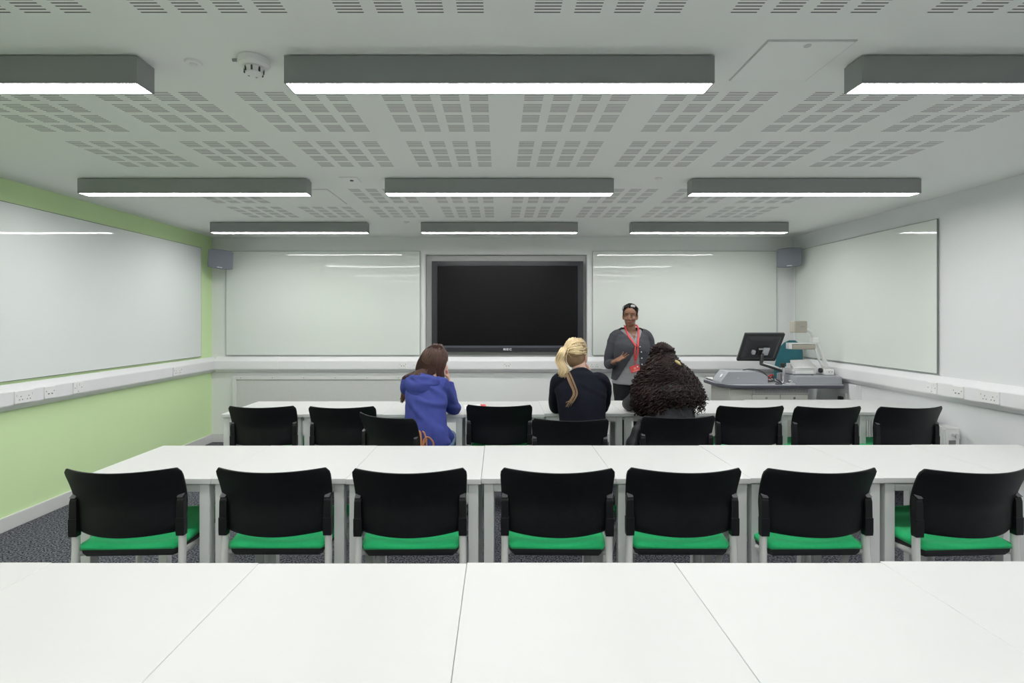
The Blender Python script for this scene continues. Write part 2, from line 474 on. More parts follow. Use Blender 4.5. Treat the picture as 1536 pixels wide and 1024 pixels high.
# block-letter logo, strokes as small boxes
bm = bmesh.new(); L = .026; q = .0075
def stroke(x0, x1, z0, z1): box(bm, x0, x1, -.0198, -.0178, z0, z1)
z0 = .018; zt = z0+.024
x = -.048
stroke(x, x+q, z0, zt); stroke(x+L-q, x+L, z0, zt)
prism(bm, [(x+q*.4, zt), (x+q*1.5, zt), (x+L-q*.4, z0), (x+L-q*1.5, z0)], 'y', -.0198, -.0178)
x = -.013
stroke(x, x+q, z0, zt)
for zz in (z0, z0+.009, zt-.006): stroke(x+q, x+L, zz, zz+.006)
x = .022
stroke(x, x+q, z0+.003, zt-.003); stroke(x+.003, x+L, zt-.006, zt); stroke(x+.003, x+L, z0, z0+.006)
link('logo', bm, MT['logo'], d)

# ------------------------------------------------------------------ radiator cover on the front wall
rc = thing('radiator_cover', 'low off-white framed perforated panel on the front wall at left', 'panel', (-2.07, YF, 0))
W = 1.04
bm = bmesh.new()
for a in ((-W, -W+.045, .10, .775), (W-.045, W, .10, .775), (-W+.045, W-.045, .735, .775), (-W+.045, W-.045, .10, .14)):
    box(bm, a[0], a[1], -.045, -.02, a[2], a[3])
link('frame', bm, MT['cover'], rc, bevel=.003)
link('perforated_panel', B(-W+.045, W-.045, -.034, -.0185, .14, .735), MT['grille'], rc)
for k in range(6):
    bm = bmesh.new(); cyl(bm, (-W+.1+k*.367, -.046, .755), .004, .003, 'y', 8); link('screw', bm, MT['dark'], rc)

# ------------------------------------------------------------------ radiator on the right wall
rd = thing('wall_radiator', 'white panel radiator low on the right wall behind the last chair', 'radiator', (XR-.02, 3.80, 0))
Lr = 1.2
bm = bmesh.new(); N = 40
def corr(bm, x, s):
    for i in range(N*2):
        y0 = Lr*i/(N*2); dx = .006 if i % 2 else 0
        box(bm, x-.006-dx*s, x, y0, y0+Lr/(N*2), .14, .62)
corr(bm, -.095, 1); link('front_panel', bm, MT['rad'], rd)
link('back_panel', B(-.02, -.01, 0, Lr, .14, .62), MT['rad'], rd, bevel=.002)
bm = bmesh.new()
box(bm, -.105, -.085, -.004, 0, .14, .62); box(bm, -.03, -.008, -.004, 0, .14, .62); box(bm, -.085, -.03, -.004, 0, .54, .62); box(bm, -.085, -.03, -.004, 0, .14, .2)
link('side_panel', bm, MT['rad'], rd)
bm = bmesh.new()
for k in range(60): box(bm, -.098, -.012, Lr*k/60, Lr*k/60+.008, .622, .63)
box(bm, -.105, -.098, 0, Lr, .62, .632); box(bm, -.012, -.006, 0, Lr, .62, .632)
link('top_grille', bm, MT['rad'], rd)
bm = bmesh.new(); cyl(bm, (-.056, -.02, .58), .012, .035, 'y', 16); cyl(bm, (-.056, -.042, .58), .017, .02, 'y', 16)
link('valve', bm, MT['chrome'], rd, smooth=False)
bm = bmesh.new()
for yy in (.12, Lr-.12): box(bm, -.01, .02, yy-.02, yy+.02, .2, .6)
link('bracket', bm, MT['rad'], rd)
bm = bmesh.new(); tube(bm, [(-.056, .03, .15), (-.056, .03, .08), (-.056, .03, 0.0)], .008); link('pipe', bm, MT['chrome'], rd, smooth=True)

# ------------------------------------------------------------------ loudspeakers
def speaker(label, loc, rz, tilt, roll):
    r = thing('loudspeaker', label, 'speaker', loc, rz)
    M4 = Matrix.Rotation(roll, 4, 'Y') @ Matrix.Rotation(tilt, 4, 'X')
    # tapered cabinet with barrel top/bottom edges, front looks along local -y
    def outline(w_top, w_bot, h, bul, n=8):
        pts = []
        for i in range(n+1):
            u = -1+2*i/n; pts.append((u*w_bot/2, -h/2 - bul*(1-u*u)))
        for i in range(n+1):
            u = 1-2*i/n; pts.append((u*w_top/2, h/2 + bul*(1-u*u)))
        return pts
    bm = bmesh.new()
    o1, o2 = outline(.26, .26, .20, .012), outline(.17, .17, .14, .008)
    A = [bm.verts.new((p[0], -.06, p[1])) for p in o1]; C = [bm.verts.new((p[0], .09, p[1])) for p in o2]
    n = len(A)
    for i in range(n): bm.faces.new((A[i], A[(i+1) % n], C[(i+1) % n], C[i]))
    bm.faces.new(A); bm.faces.new(list(reversed(C)))
    for v in bm.verts: v.co = M4 @ v.co
    link('cabinet', bm, MT['speaker_rim'], r, bevel=.008)
    bm = bmesh.new(); prism(bm, outline(.25, .25, .195, .012), 'y', -.078, -.0605, M4); link('grille', bm, MT['speaker'], r, bevel=.008)
    link('badge', B(-.026, .026, -.0805, -.0785, -.092, -.084, mtx=M4), MT['logo'], r)
    bm = bmesh.new(); tube(bm, [M4 @ Vector((0, .08, 0)), M4 @ Vector((0, .13, .01)), M4 @ Vector((0, .16, .02))], .018); link('mount', bm, MT['speaker_rim'], r, smooth=True)
speaker('blue-grey loudspeaker high in the left front corner beside the green wall', (-3.13, 5.76, 2.12), math.radians(16), math.radians(12), math.radians(7))
speaker('blue-grey loudspeaker high in the right front corner', (3.255, 5.76, 2.14), math.radians(-16), math.radians(12), math.radians(-3))

# ------------------------------------------------------------------ ceiling lights
def make_light():
    r = thing('ceiling_light', '', 'ceiling light', (0, 0, ZC), 0, 'grey linear ceiling lights')
    Lh, Wd, H = .77, .095, .104
    bm = bmesh.new()
    box(bm, -Lh, Lh, 0, .006, -H, -.006); box(bm, -Lh, Lh, Wd-.006, Wd, -H, -.006)
    box(bm, -Lh+.0005, Lh-.0005, .006, Wd-.006, -.012, -.006)
    link('housing', bm, MT['light_grey'], r)
    for s in (-1, 1):
        link('end_cap', B(min(s*Lh, s*(Lh+.005)), max(s*Lh, s*(Lh+.005)), 0, Wd, -H, -.006), MT['light_grey'], r)
    link('diffuser', B(-Lh+.003, Lh-.003, .0065, Wd-.0065, -H+.0015, -H+.008), MT['diffuser'], r)
    for sx in (-.5, .5):
        link('fixing', B(sx-.03, sx+.03, .03, Wd-.03, -.006, -.0003), MT['light_grey'], r)
    return r
L0 = make_light(); first = True
rown = ['overhead', 'nearest visible', 'second', 'farthest']
for j, y in enumerate((-1.38, .235, 1.835, 3.45, 5.03)):
    for i, x in enumerate((-2.08, 0, 2.08)):
        o = L0 if first else copy_tree(L0); first = False
        o.location = (x, y, ZC)
        side = ('left', 'middle', 'right')[i]
        rn = ('row far behind the camera', 'row above the camera', 'row nearest the camera', 'second row', 'row nearest the screen')[j]
        o['label'] = 'grey box-shaped ceiling light with glowing underside, %s one of the %s' % (side, rn)

# ------------------------------------------------------------------ ceiling fittings
sd = thing('smoke_detector', 'white round smoke detector on the ceiling left of the middle light', 'smoke detector', (-.90, 1.872, ZC))
bm = bmesh.new(); cyl(bm, (0, 0, -.0115), .056, .022, n=40); link('base', bm, MT['plate'], sd, bevel=.003)
bm = bmesh.new(); cyl(bm, (0, 0, -.0275), .042, .01, n=40, r2=.053); link('collar', bm, MT['plate'], sd, bevel=.002)
bm = bmesh.new(); cyl(bm, (0, 0, -.044), .028, .022, n=40, r2=.036); link('chamber', bm, MT['plate'], sd, bevel=.003)
for k in range(8):
    a = k*PI/4+.2
    link('vent_slot', B(.0315, .0350, -.003, .003, -.053, -.036, mtx=Matrix.Rotation(a, 4, 'Z')), MT['dark'], sd)
bm = bmesh.new(); cyl(bm, (-.068, -.002, -.004), .006, .02, 'x', 10); link('cable_entry', bm, MT['grey_plastic'], sd)

def sensor(label, x, y, r, name='ceiling_sensor'):
    s = thing(name, label, 'sensor', (x, y, ZC))
    bm = bmesh.new(); cyl(bm, (0, 0, -.0042), r*.93, .008, n=32, r2=r); link('rim', bm, MT['plate'], s, bevel=.0015)
    bm = bmesh.new(); ellipsoid(bm, (0, 0, -.0085), (r*.42, r*.42, r*.22)); link('lens', bm, MT['cam_white'], s, smooth=True)
sensor('small white disc sensor on the ceiling left of the smoke detector', -1.135, 1.893, .031)
sensor('tiny white ceiling disc right of the middle light of the second row', 1.08, 3.46, .024)
sensor('tiny white ceiling disc left of the middle light nearest the screen', -.917, 5.03, .026)
sp = thing('ceiling_plate', 'small white square plate on the ceiling left of the middle light, second row', 'sensor', (-1.02, 3.49, ZC))
link('plate', B(-.06, .06, -.06, .06, -.008, -.0004), MT['plate'], sp, bevel=.002)
bm = bmesh.new(); cyl(bm, (.01, 0, -.010), .012, .005); link('lens', bm, MT['dark'], sp)

pl = mat('access_panel_paint', (.86, .88, .855), .85, var=.01)
def access(label, x0, x1, y0, y1, latch):
    a = thing('access_panel', label, 'access panel', ((x0+x1)/2, (y0+y1)/2, ZC))
    w, dd = (x1-x0)/2, (y1-y0)/2
    bm = bmesh.new()
    for q4 in ((-w, -w+.004, -dd, dd), (w-.004, w, -dd, dd), (-w+.004, w-.004, -dd, -dd+.004), (-w+.004, w-.004, dd-.004, dd)):
        box(bm, q4[0], q4[1], q4[2], q4[3], -.003, -.0004)
    link('frame', bm, MT['recess'], a)
    link('door', B(-w+.005, w-.005, -dd+.005, dd-.005, -.005, -.0004), pl, a)
    bm = bmesh.new(); cyl(bm, (latch, -dd+.03, -.0058), .012, .002); link('latch', bm, MT['vent'], a)
access('square white access panel in the ceiling right of the middle light', .916, 1.223, 1.74, 2.037, 0)
access('square white access panel in the ceiling above the left whiteboard', -1.735, -1.265, 3.755, 4.24, 0)

# ------------------------------------------------------------------ tables
TZ = .73
def make_table(W):
    r = thing('classroom_table', '', 'table', (0, 0, 0), 0, 'white square classroom tables in rows')
    D = .597
    bm = bmesh.new(); box(bm, -W/2, W/2, -D/2, D/2, TZ-.025, TZ)
    for f in bm.faces: f.material_index = 0 if f.normal.z > .5 or abs(f.calc_center_median().z-TZ) < 1e-6 else 1
    link('tabletop', bm, [MT['table_top'], MT['table_edge']], r, bevel=.0025)
    bm = bmesh.new(); a, b, c = W/2-.012, D/2-.012, .025
    z0, z1 = TZ-.062, TZ-.0255
    box(bm, -a+.046, a-.046, -b, -b+c, z0, z1); box(bm, -a+.046, a-.046, b-c, b, z0, z1)
    box(bm, -a, -a+c, -b+.046, b-.046, z0, z1); box(bm, a-c, a, -b+.046, b-.046, z0, z1)
    link('frame', bm, MT['table_leg'], r)
    for sx in (-1, 1):
        for sy in (-1, 1):
            x0, x1 = sorted((sx*a, sx*(a-.045))); y0, y1 = sorted((sy*b, sy*(b-.045)))
            link('leg', B(x0, x1, y0, y1, .001, TZ-.0255), MT['table_leg'], r, bevel=.003)
    return r
T0 = make_table(.6054); T1 = make_table(.6107); used = set()
ordn = ['first', 'second', 'third', 'fourth', 'fifth', 'sixth', 'seventh', 'eighth', 'ninth']
def table(x, y, label):
    src = T1 if y < 2 else T0
    o = copy_tree(src) if src in used else src; used.add(src)
    o.location = (x, y, 0); o['label'] = label
row1 = [(-.0955+.6115*(k+.5), dy) for k, dy in ((-3, .003), (-2, 0), (-1, -.003), (0, .002), (1, 0), (2, .010))]
for i, (x, dy) in enumerate(row1):
    table(x, 1.204+dy, 'white square table in the empty front-most row, %s from the left' % ordn[i])
row2 = [-.082+.6065*k for k in range(-3, 6)]
for i in range(8):
    table((row2[i]+row2[i+1])/2, 2.585 + (0, .002, -.004, .004, .003, .012, .015, .022)[i], 'white square table in the middle row behind green-seated chairs, %s from the left' % ordn[i])
row3 = [-.268+.606*k for k in range(-3, 7)]
for i in range(9):
    table((row3[i]+row3[i+1])/2, 4.118 + (0, .004, -.01, .0, .03, .04, .05, .085, .09)[i], 'white square table in the row nearest the screen, %s from the left' % ordn[i])

# ------------------------------------------------------------------ chairs
def make_chair():
    r = thing('stacking_chair', '', 'chair', (0, 0, 0), 0, 'black-backed chairs with green seats')
    # back panel: curved shell
    bm = bmesh.new(); NU, NV = 28, 16
    th = .012
    def backpt(u, v, off):
        # v 0 bottom..1 top ; rounded outline
        z_edge = .515 + (.812-.515)*v
        hw = .234 + .014*v
        # corner rounding
        e = 1.0
        if v > .86: e = 1-(1-math.sqrt(max(0, 1-((v-.86)/.14)**2)))*.075
        if v < .16: e = 1-(1-math.sqrt(max(0, 1-((.16-v)/.16)**2)))*.13
        x = u*hw*e
        z = z_edge - (1-v)*.001*(1-u*u) - v*.004*(1-u*u)
        lean = -.062*max(0, (v-.42)/.58)**1.5
        y = -.232 - .068*(1-abs(u)**2.0) + lean - off
        return Vector((x, y, z))
    F = [[bm.verts.new(backpt(-1+2*i/NU, j/NV, th)) for i in range(NU+1)] for j in range(NV+1)]
    K = [[bm.verts.new(backpt(-1+2*i/NU, j/NV, 0)) for i in range(NU+1)] for j in range(NV+1)]
    for j in range(NV):
        for i in range(NU):
            bm.faces.new((F[j][i], F[j][i+1], F[j+1][i+1], F[j+1][i]))
            bm.faces.new((K[j][i], K[j+1][i], K[j+1][i+1], K[j][i+1]))
    for i in range(NU):
        bm.faces.new((F[0][i], K[0][i], K[0][i+1], F[0][i+1])); bm.faces.new((F[NV][i], F[NV][i+1], K[NV][i+1], K[NV][i]))
    for j in range(NV):
        bm.faces.new((F[j][0], F[j+1][0], K[j+1][0], K[j][0])); bm.faces.new((F[j][NU], K[j][NU], K[j+1][NU], F[j+1][NU]))
    link('backrest', bm, MT['chair_black'], r, bevel=.004, seg=2, angle=50)
    # brackets
    for s in (-1, 1):
        bm = bmesh.new()
        pts = [(-.018, -.017), (.018, -.017), (.018, .012), (-.018, .012)]
        def ring(z, sc, yo): return [bm.verts.new((s*.2265 + s*p[0]*sc, -.258+p[1]*sc+yo, z)) for p in pts]
        rs = [ring(.508, .95, 0), ring(.525, 1, 0), ring(.585, 1, 0), ring(.5851, .88, 0), ring(.655, .84, 0), ring(.688, .80, .004)]
        for v in rs[-1]: 
            if v.co.y < -.26: v.co.z -= .018
        for a_, b_ in zip(rs, rs[1:]):
            for k in range(4): bm.faces.new((a_[k], a_[(k+1) % 4], b_[(k+1) % 4], b_[k]))
        bm.faces.new(list(reversed(rs[0]))); bm.faces.new(rs[-1])
        bk = link('back_bracket', bm, MT['chair_bracket'], r, bevel=.003)
        bm = bmesh.new(); prism(bm, [(-.277, .6755), (-.273, .678), (-.254, .6895), (-.254, .687)], 'x', min(s*.2145, s*.2385), max(s*.2145, s*.2385))
        link('bracket_highlight', bm, MT['bracket_highlight'], bk)  # pale sliver paints the highlight on the sliced bracket top
    # seat cushion
    bm = bmesh.new(); NU, NV = 24, 24
    def seatpt(u, v, top):
        y = -.268 + .462*v
        hw = .211 + .012*math.sin(PI*min(1, v*1.2))
        e = 1.0
        if v < .12: e = 1-(1-math.sqrt(max(0, 1-((.12-v)/.12)**2)))*.07
        if v > .88: e = 1-(1-math.sqrt(max(0, 1-((v-.88)/.12)**2)))*.13
        x = u*hw*e
        z = .455 + .018*v
        if top:
            ed = min(1, (1-abs(u))*7)*min(1, min(v, 1-v)*11)
            z += .016*math.sin(ed*PI/2) - .018*math.exp(-((v-.15)/.06)**2)*(1-.8*u*u) + .012*u*u
            z -= .03*max(0, (v-.85)/.15)**2
        else:
            z -= .018 + .012*max(0, (v-.85)/.15)**2
        return Vector((x, y, z))
    A = [[bm.verts.new(seatpt(-1+2*i/NU, j/NV, True)) for i in range(NU+1)] for j in range(NV+1)]
    for j in range(NV):
        for i in range(NU): bm.faces.new((A[j][i], A[j][i+1], A[j+1][i+1], A[j+1][i]))
    K = [[bm.verts.new(seatpt(-1+2*i/NU, j/NV, False)+Vector((0, 0, .012))) for i in range(NU+1)] for j in range(NV+1)]
    for j in range(NV):
        for i in range(NU): bm.faces.new((K[j][i], K[j+1][i], K[j+1][i+1], K[j][i+1]))
    for i in range(NU):
        bm.faces.new((A[0][i], K[0][i], K[0][i+1], A[0][i+1])); bm.faces.new((A[NV][i], A[NV][i+1], K[NV][i+1], K[NV][i]))
    for j in range(NV):
        bm.faces.new((A[j][0], A[j+1][0], K[j+1][0], K[j][0])); bm.faces.new((A[j][NU], K[j][NU], K[j+1][NU], A[j+1][NU]))
    link('seat', bm, MT['chair_seat'], r, smooth=True)
    bm = bmesh.new()
    loops = []
    for dz, sc in ((.0115, .985), (-.004, .975), (-.022, .93)):
        row = []
        for j in range(0, NV+1): row.append(seatpt(-1, j/NV, False))
        for i in range(1, NU+1): row.append(seatpt(-1+2*i/NU, 1, False))
        for j in range(NV-1, -1, -1): row.append(seatpt(1, j/NV, False))
        for i in range(NU-1, 0, -1): row.append(seatpt(-1+2*i/NU, 0, False))
        loops.append([bm.verts.new((p.x*sc, -.037+(p.y+.037)*sc, p.z+dz)) for p in row])
    n = len(loops[0])
    for a_, b_ in zip(loops, loops[1:]):
        for k in range(n): bm.faces.new((a_[k], a_[(k+1) % n], b_[(k+1) % n], b_[k]))
    bm.faces.new(loops[0]); bm.faces.new(list(reversed(loops[-1])))
    link('seat_shell', bm, MT['chair_shell'], r)
    # legs with castors
    for s in (-1, 1):
        for kind in ('rear', 'front'):
            bm = bmesh.new()
            if kind == 'rear': pts = [(s*.2265, -.254, .53), (s*.2265, -.254, .42), (s*.232, -.275, .2), (s*.238, -.305, .075)]; e = pts[-1]
            else: pts = [(s*.2265, -.250, .432), (s*.205, -.195, .418), (s*.190, .02, .404), (s*.190, .09, .402), (s*.200, .13, .37), (s*.232, .165, .2), (s*.238, .195, .075)]; e = pts[-1]
            tube(bm, pts, .0155, n=12, sub=5)
            lg = link('leg', bm, MT['chair_leg'], r, smooth=True)
            bm = bmesh.new(); cyl(bm, (e[0], e[1]-.008, .0265), .026, .022, 'x', 20)
            cyl(bm, (e[0], e[1]-.008, .0265), .013, .028, 'x', 16); cyl(bm, (e[0], e[1], .062), .009, .03, 'z', 12)
            link('castor', bm, MT['wheel'], lg, bevel=.002)
    bm = bmesh.new()
    for yy in (-.20, .08): tube(bm, [(-.19, yy, .404), (0, yy, .404), (.19, yy, .404)], .009, n=10, sub=1)
    link('cross_bar', bm, MT['chair_leg'], r, smooth=True)
    return r
C0 = make_chair(); firstc = True
def chair(x, yb, rz, label):
    """yb = depth of the bracket line"""
    global firstc
    o = C0 if firstc else copy_tree(C0); firstc = False
    rz = math.radians(rz)
    o.location = (x - math.sin(rz)*.24, yb + math.cos(rz)*.24, 0); o.rotation_euler = (0, 0, rz); o['label'] = label
mid = [(-1.612, 2.235, 2), (-.974, 2.245, 0), (-.386, 2.236, 1), (.251, 2.238, -1), (.795, 2.242, -.5), (1.375, 2.238, 1), (2.031, 2.235, 3)]
for i, (x, y, a) in enumerate(mid):
    chair(x, y, a, 'black-backed chair with green seat pushed under the middle row, %s from the left' % ordn[i])
far = [(-1.735, 3.78, 1, 'empty chair with black back at the far table row, leftmost of all'),
       (-1.145, 3.765, 0, 'empty black-backed chair partly behind the chair of the woman in blue'),
       (-.720, 3.415, -30, 'turned black-backed chair occupied by the woman in blue hoodie'),
       (0.0, 3.83, -1, 'empty black-backed chair between the woman in blue and the blonde woman'),
       (.455, 3.31, -2, 'black-backed chair pulled out under the blonde woman'),
       (1.175, 3.40, 2, 'black-backed chair occupied by the woman with curly black hair'),
       (1.842, 3.79, 0, 'empty black-backed chair just right of the curly haired woman'),
       (2.395, 3.77, 1, 'empty black-backed chair at the far row, second from the right'),
       (2.985, 3.76, 3, 'empty black-backed chair at the far row, rightmost beside the radiator')]
for (x, y, a, lb) in far: chair(x, y, a, lb)

# ------------------------------------------------------------------ teacher's desk and things on it
DZ = .80
dk = thing('teaching_desk', 'grey curved-edge teaching desk with beige cabinet in the right front corner', 'desk', (0, 0, 0))
def desk_outline(inset=0.0):
    pts = []
    x0, x1, y0, y1 = 2.17+inset, 3.375-inset, 4.945+inset, 5.50-inset
    for (cx, cy, r, a0) in ((x1-.06, y0+.06, .06, 270), (x1-.03, y1-.03, .03, 0), (x0+.1, y1-.1, .1, 90), (x0+.2, y0+.2, .2, 180)):
        for i in range(9):
            a = math.radians(a0+90*i/8); pts.append((cx+r*math.cos(a), cy+r*math.sin(a)))
    return pts
bm = bmesh.new(); prism(bm, desk_outline(.004), 'z', DZ-.004, DZ); link('worktop_surface', bm, MT['desk_top'], dk)
bm = bmesh.new(); prism(bm, desk_outline(), 'z', DZ-.034, DZ-.004); link('worktop', bm, MT['desk_edge'], dk, bevel=.006)
link('cabinet_body', B(2.27, 3.04, 5.03, 5.47, .02, DZ-.0345), MT['cabinet'], dk, bevel=.003)
bm = bmesh.new(); box(bm, 2.50, 3.05, 5.018, 5.0295, DZ-.095, DZ-.038); link('vent_panel', bm, MT['vent'], dk)
bm = bmesh.new()
for k in range(36): box(bm, 2.515+k*.0147, 2.523+k*.0147, 5.0165, 5.0178, DZ-.085, DZ-.048)
vs = link('vent_slots', bm, MT['grey_plastic'], dk)
for k, (xa, xb) in enumerate(((2.49, 2.76), (2.768, 3.035))):
    dr = link('door', B(xa, xb, 5.017, 5.0295, .05, DZ-.10), MT['cabinet'], dk, bevel=.003)
    bm = bmesh.new(); cyl(bm, ((xa+xb)/2, 5.014, DZ-.135), .011, .006, 'y', 16); link('lock', bm, MT['chrome'], dr)
link('side_door', B(2.28, 2.48, 5.017, 5.0295, .05, DZ-.05), MT['cabinet'], dk, bevel=.003)
link('plinth', B(2.30, 3.02, 5.06, 5.44, .001, .0195), MT['dark'], dk)

cb = thing('control_box', 'grey wedge-shaped control box at the left end of the teaching desk', 'control box', (2.42, 5.09, DZ))
bm = bmesh.new(); prism(bm, [(-.235, 0), (.225, 0), (.225, .075), (.12, .122), (-.165, .122), (-.235, .03)], 'y', -.07, .14)
link('casing', bm, MT['desk_box'], cb, bevel=.004)
bm = bmesh.new(); cyl(bm, (0, 0, 0), .022, .003, 'x', 20, mtx=Matrix.Translation((-.2035, -.0, .078)) @ Matrix.Rotation(math.radians(37), 4, 'Y'))
link('badge', bm, MT['logo'], cb)
bm = bmesh.new(); cyl(bm, (-.07, -.0705, .06), .004, .002, 'y', 10); link('indicator', bm, MT['logo'], cb)
pb = thing('equipment_plinth', 'low grey box at the right end of the teaching desk under the visualiser', 'box', (3.145, 5.12, DZ))
bm = bmesh.new(); box(bm, -.225, .215, -.12, .25, 0.0005, .075); link('casing', bm, MT['desk_box'], pb, bevel=.004)
link('top_panel', B(-.215, .205, -.11, .24, .0755, .079), MT['desk_top'], pb)

# silver player with papers on top
pz = DZ+.079
pd = thing('silver_player', 'flat silver device lying on the plinth under loose paper', 'device', (3.06, 5.20, pz))
bm = bmesh.new(); box(bm, -.125, .105, -.10, .12, .004, .058); link('casing', bm, MT['silver'], pd, bevel=.012)
link('front_strip', B(-.10, .08, -.1035, -.1005, .018, .044), MT['cam_white'], pd)
for sx in (-.1, .08):
    for sy in (-.08, .1):
        bm = bmesh.new(); cyl(bm, (sx, sy, .002), .01, .004); link('foot', bm, MT['dark'], pd)
pp = thing('paper_stack', 'loose white paper sheets propped on the silver device', 'paper', (3.065, 5.22, pz+.0585))
bm = bmesh.new()
M4 = Matrix.Rotation(math.radians(-3), 4, 'Z')
box(bm, -.105, .105, -.1, .11, 0, .006, M4)
link('lower_sheets', bm, MT['paper'], pp)
bm = bmesh.new()
V = [(-.11, -.04, .088), (.09, -.04, .094), (.125, -.12, .008), (-.11, -.10, .012)]
prev = None
for k in range(7):
    tt = k/6
    a = Vector(V[0]).lerp(Vector(V[3]), tt); b = Vector(V[1]).lerp(Vector(V[2]), tt)
    bow = Vector((0, .02*math.sin(PI*tt), 0))
    cur = (bm.verts.new(a+bow), bm.verts.new(b+bow))
    if prev: bm.faces.new((prev[0], prev[1], cur[1], cur[0]))
    prev = cur
o = link('raised_sheet', bm, MT['paper'], pp, smooth=True)
sm = o.modifiers.new('s', 'SOLIDIFY'); sm.thickness = .0015
bm = bmesh.new(); prism(bm, [(-.1, .006), (.1, .006), (-.1, .085)][:3], 'x', -.02, .02); bm.free()
bm = bmesh.new(); box(bm, -.10, .09, -.03, .05, .006, .05); link('paper_block', bm, MT['paper'], pp)

# document camera (visualiser)
dc = thing('document_camera', 'white document camera with folding arm and beige head on the desk', 'document camera', (3.30, 5.14, pz))
bm = bmesh.new(); box(bm, -.05, .045, -.05, .1, .001, .06); link('base', bm, MT['cam_white'], dc, bevel=.01)
for dx in (0, .03):
    bm = bmesh.new(); cyl(bm, (dx-.01, -.0515, .035), .004, .003, 'y', 10); link('button', bm, MT['dark'], dc)
bm = bmesh.new(); cyl(bm, (-.062, .0, .045), .024, .025, 'x', 20); link('knob', bm, MT['black_plastic'], dc, bevel=.003)
ax0, ax1 = Vector((.0, .03, .05)), Vector((-.105, .03, .34))
bm = bmesh.new()
loft(bm, [ax0+Vector((.025, 0, 0)), (ax0+ax1)/2+Vector((.03, 0, 0)), ax1+Vector((.012, 0, 0))], [(.022, .018), (.017, .016), (.013, .015)], sub=3)
link('arm', bm, MT['cam_white'], dc, smooth=True)
bm = bmesh.new()
loft(bm, [ax0+Vector((-.018, 0, .01)), (ax0+ax1)/2+Vector((-.028, 0, 0)), ax1+Vector((-.018, 0, 0))], [.010, .009, .009], sub=3)
link('arm', bm, MT['cam_white'], dc, smooth=True)
bm = bmesh.new(); box(bm, ax1.x-.035, ax1.x+.035, 0, .06, ax1.z-.02, ax1.z+.035); link('elbow_joint', bm, MT['cam_white'], dc, bevel=.012)
bm = bmesh.new(); tube(bm, [ax1+Vector((-.01, 0, .03)), ax1+Vector((-.045, -.01, .085)), ax1+Vector((-.095, -.02, .118)), ax1+Vector((-.15, -.03, .13))], .0125, n=12)
link('neck', bm, MT['cam_white'], dc, smooth=True)
bm = bmesh.new(); box(bm, ax1.x-.255, ax1.x-.125, -.06, .03, ax1.z+.085, ax1.z+.205)
link('camera_head', bm, MT['cam_beige'], dc, bevel=.01)
bm = bmesh.new(); box(bm, ax1.x-.195, ax1.x-.155, -.062, -.0605, ax1.z+.142, ax1.z+.150); link('head_mark', bm, MT['grey_plastic'], dc)
bm = bmesh.new(); box(bm, ax1.x-.247, ax1.x-.005, -.01, .04, ax1.z-.085, ax1.z-.032); 
link('lamp_bar', bm, MT['cam_beige'], dc, bevel=.012)
bm = bmesh.new(); box(bm, ax1.x-.285, ax1.x+.0, -.012, .042, ax1.z-.031, ax1.z-.018); box(bm, ax1.x-.285, ax1.x-.25, -.012, .042, ax1.z-.08, ax1.z-.031)
link('lamp_cover', bm, MT['cam_white'], dc, bevel=.004)

# monitor on swing arm
mo = thing('monitor', 'black monitor seen from behind, tilted back on a swing arm over the desk', 'monitor', (2.64, 5.20, DZ))
MM = Matrix.Translation((.03, .02, .355)) @ Matrix.Rotation(math.radians(-2), 4, 'Z') @ Matrix.Rotation(math.radians(35), 4, 'X')
# local: back looks -y, top toward +z
bm = bmesh.new(); prism(bm, rrect(.395, .355, .012), 'y', -.012, .012, MM); link('screen_frame', bm, MT['monitor'], mo, bevel=.003)
bm = bmesh.new()
A = [bm.verts.new(MM @ Vector((p[0], -.0125, p[1]))) for p in rrect(.34, .29, .02)]
C = [bm.verts.new(MM @ Vector((p[0], -.045, p[1]))) for p in rrect(.26, .20, .02)]
for i in range(len(A)): bm.faces.new((A[i], A[(i+1) % len(A)], C[(i+1) % len(A)], C[i]))
bm.faces.new(A); bm.faces.new(C); link('back_cover', bm, MT['monitor'], mo, bevel=.003)
bm = bmesh.new(); box(bm, -.055, .055, -.06, -.0455, -.06, .05, MM); link('mount_plate', bm, MT['black_plastic'], mo, bevel=.004)
for (x0, x1, z0, z1) in ((-.045, .005, .02, .032), (.0, .06, -.05, .04), (-.1, -.07, -.04, .0)):
    link('connector', B(x0, x1, -.075, -.0605 if x0 > -.09 else -.0455, z0, z1, mtx=MM), MT['silver'], mo, bevel=.003)
for k in range(4):
    link('vent', B(-.14+k*.075, -.085+k*.075, -.0135, -.0122, .150, .162, mtx=MM), MT['dark'], mo)
link('display_glass', B(-.185, .185, .0122, .0135, -.165, .165, mtx=MM), MT['screen'], mo)
piv = MM @ Vector((0, -.07, -.03))
bm = bmesh.new(); tube(bm, [piv, (piv.x-.01, piv.y-.01, .22), (piv.x-.01, piv.y-.01, .18)], .018, n=12); link('pivot', bm, MT['black_plastic'], mo, smooth=True)
bm = bmesh.new(); loft(bm, [(piv.x-.015, piv.y-.01, .19), (.12, -.07, .15), (.215, -.06, .115)], [(.02, .016), (.018, .014), (.02, .016)], sub=4, dome=True); link('swing_arm', bm, MT['black_plastic'], mo, smooth=True)
bm = bmesh.new(); loft(bm, [(piv.x-.015, piv.y-.012, .205), (.12, -.072, .167), (.20, -.062, .135)], [(.014, .008), (.012, .008), (.014, .008)], sub=4); link('arm_cover', bm, MT['silver'], mo, smooth=True)
bm = bmesh.new(); cyl(bm, (.215, -.06, .0765), .022, .151); link('post', bm, MT['chrome'], mo, bevel=.002)
bm = bmesh.new(); cyl(bm, (.215, -.06, .175), .02, .045); link('post_cap', bm, MT['black_plastic'], mo, bevel=.003)
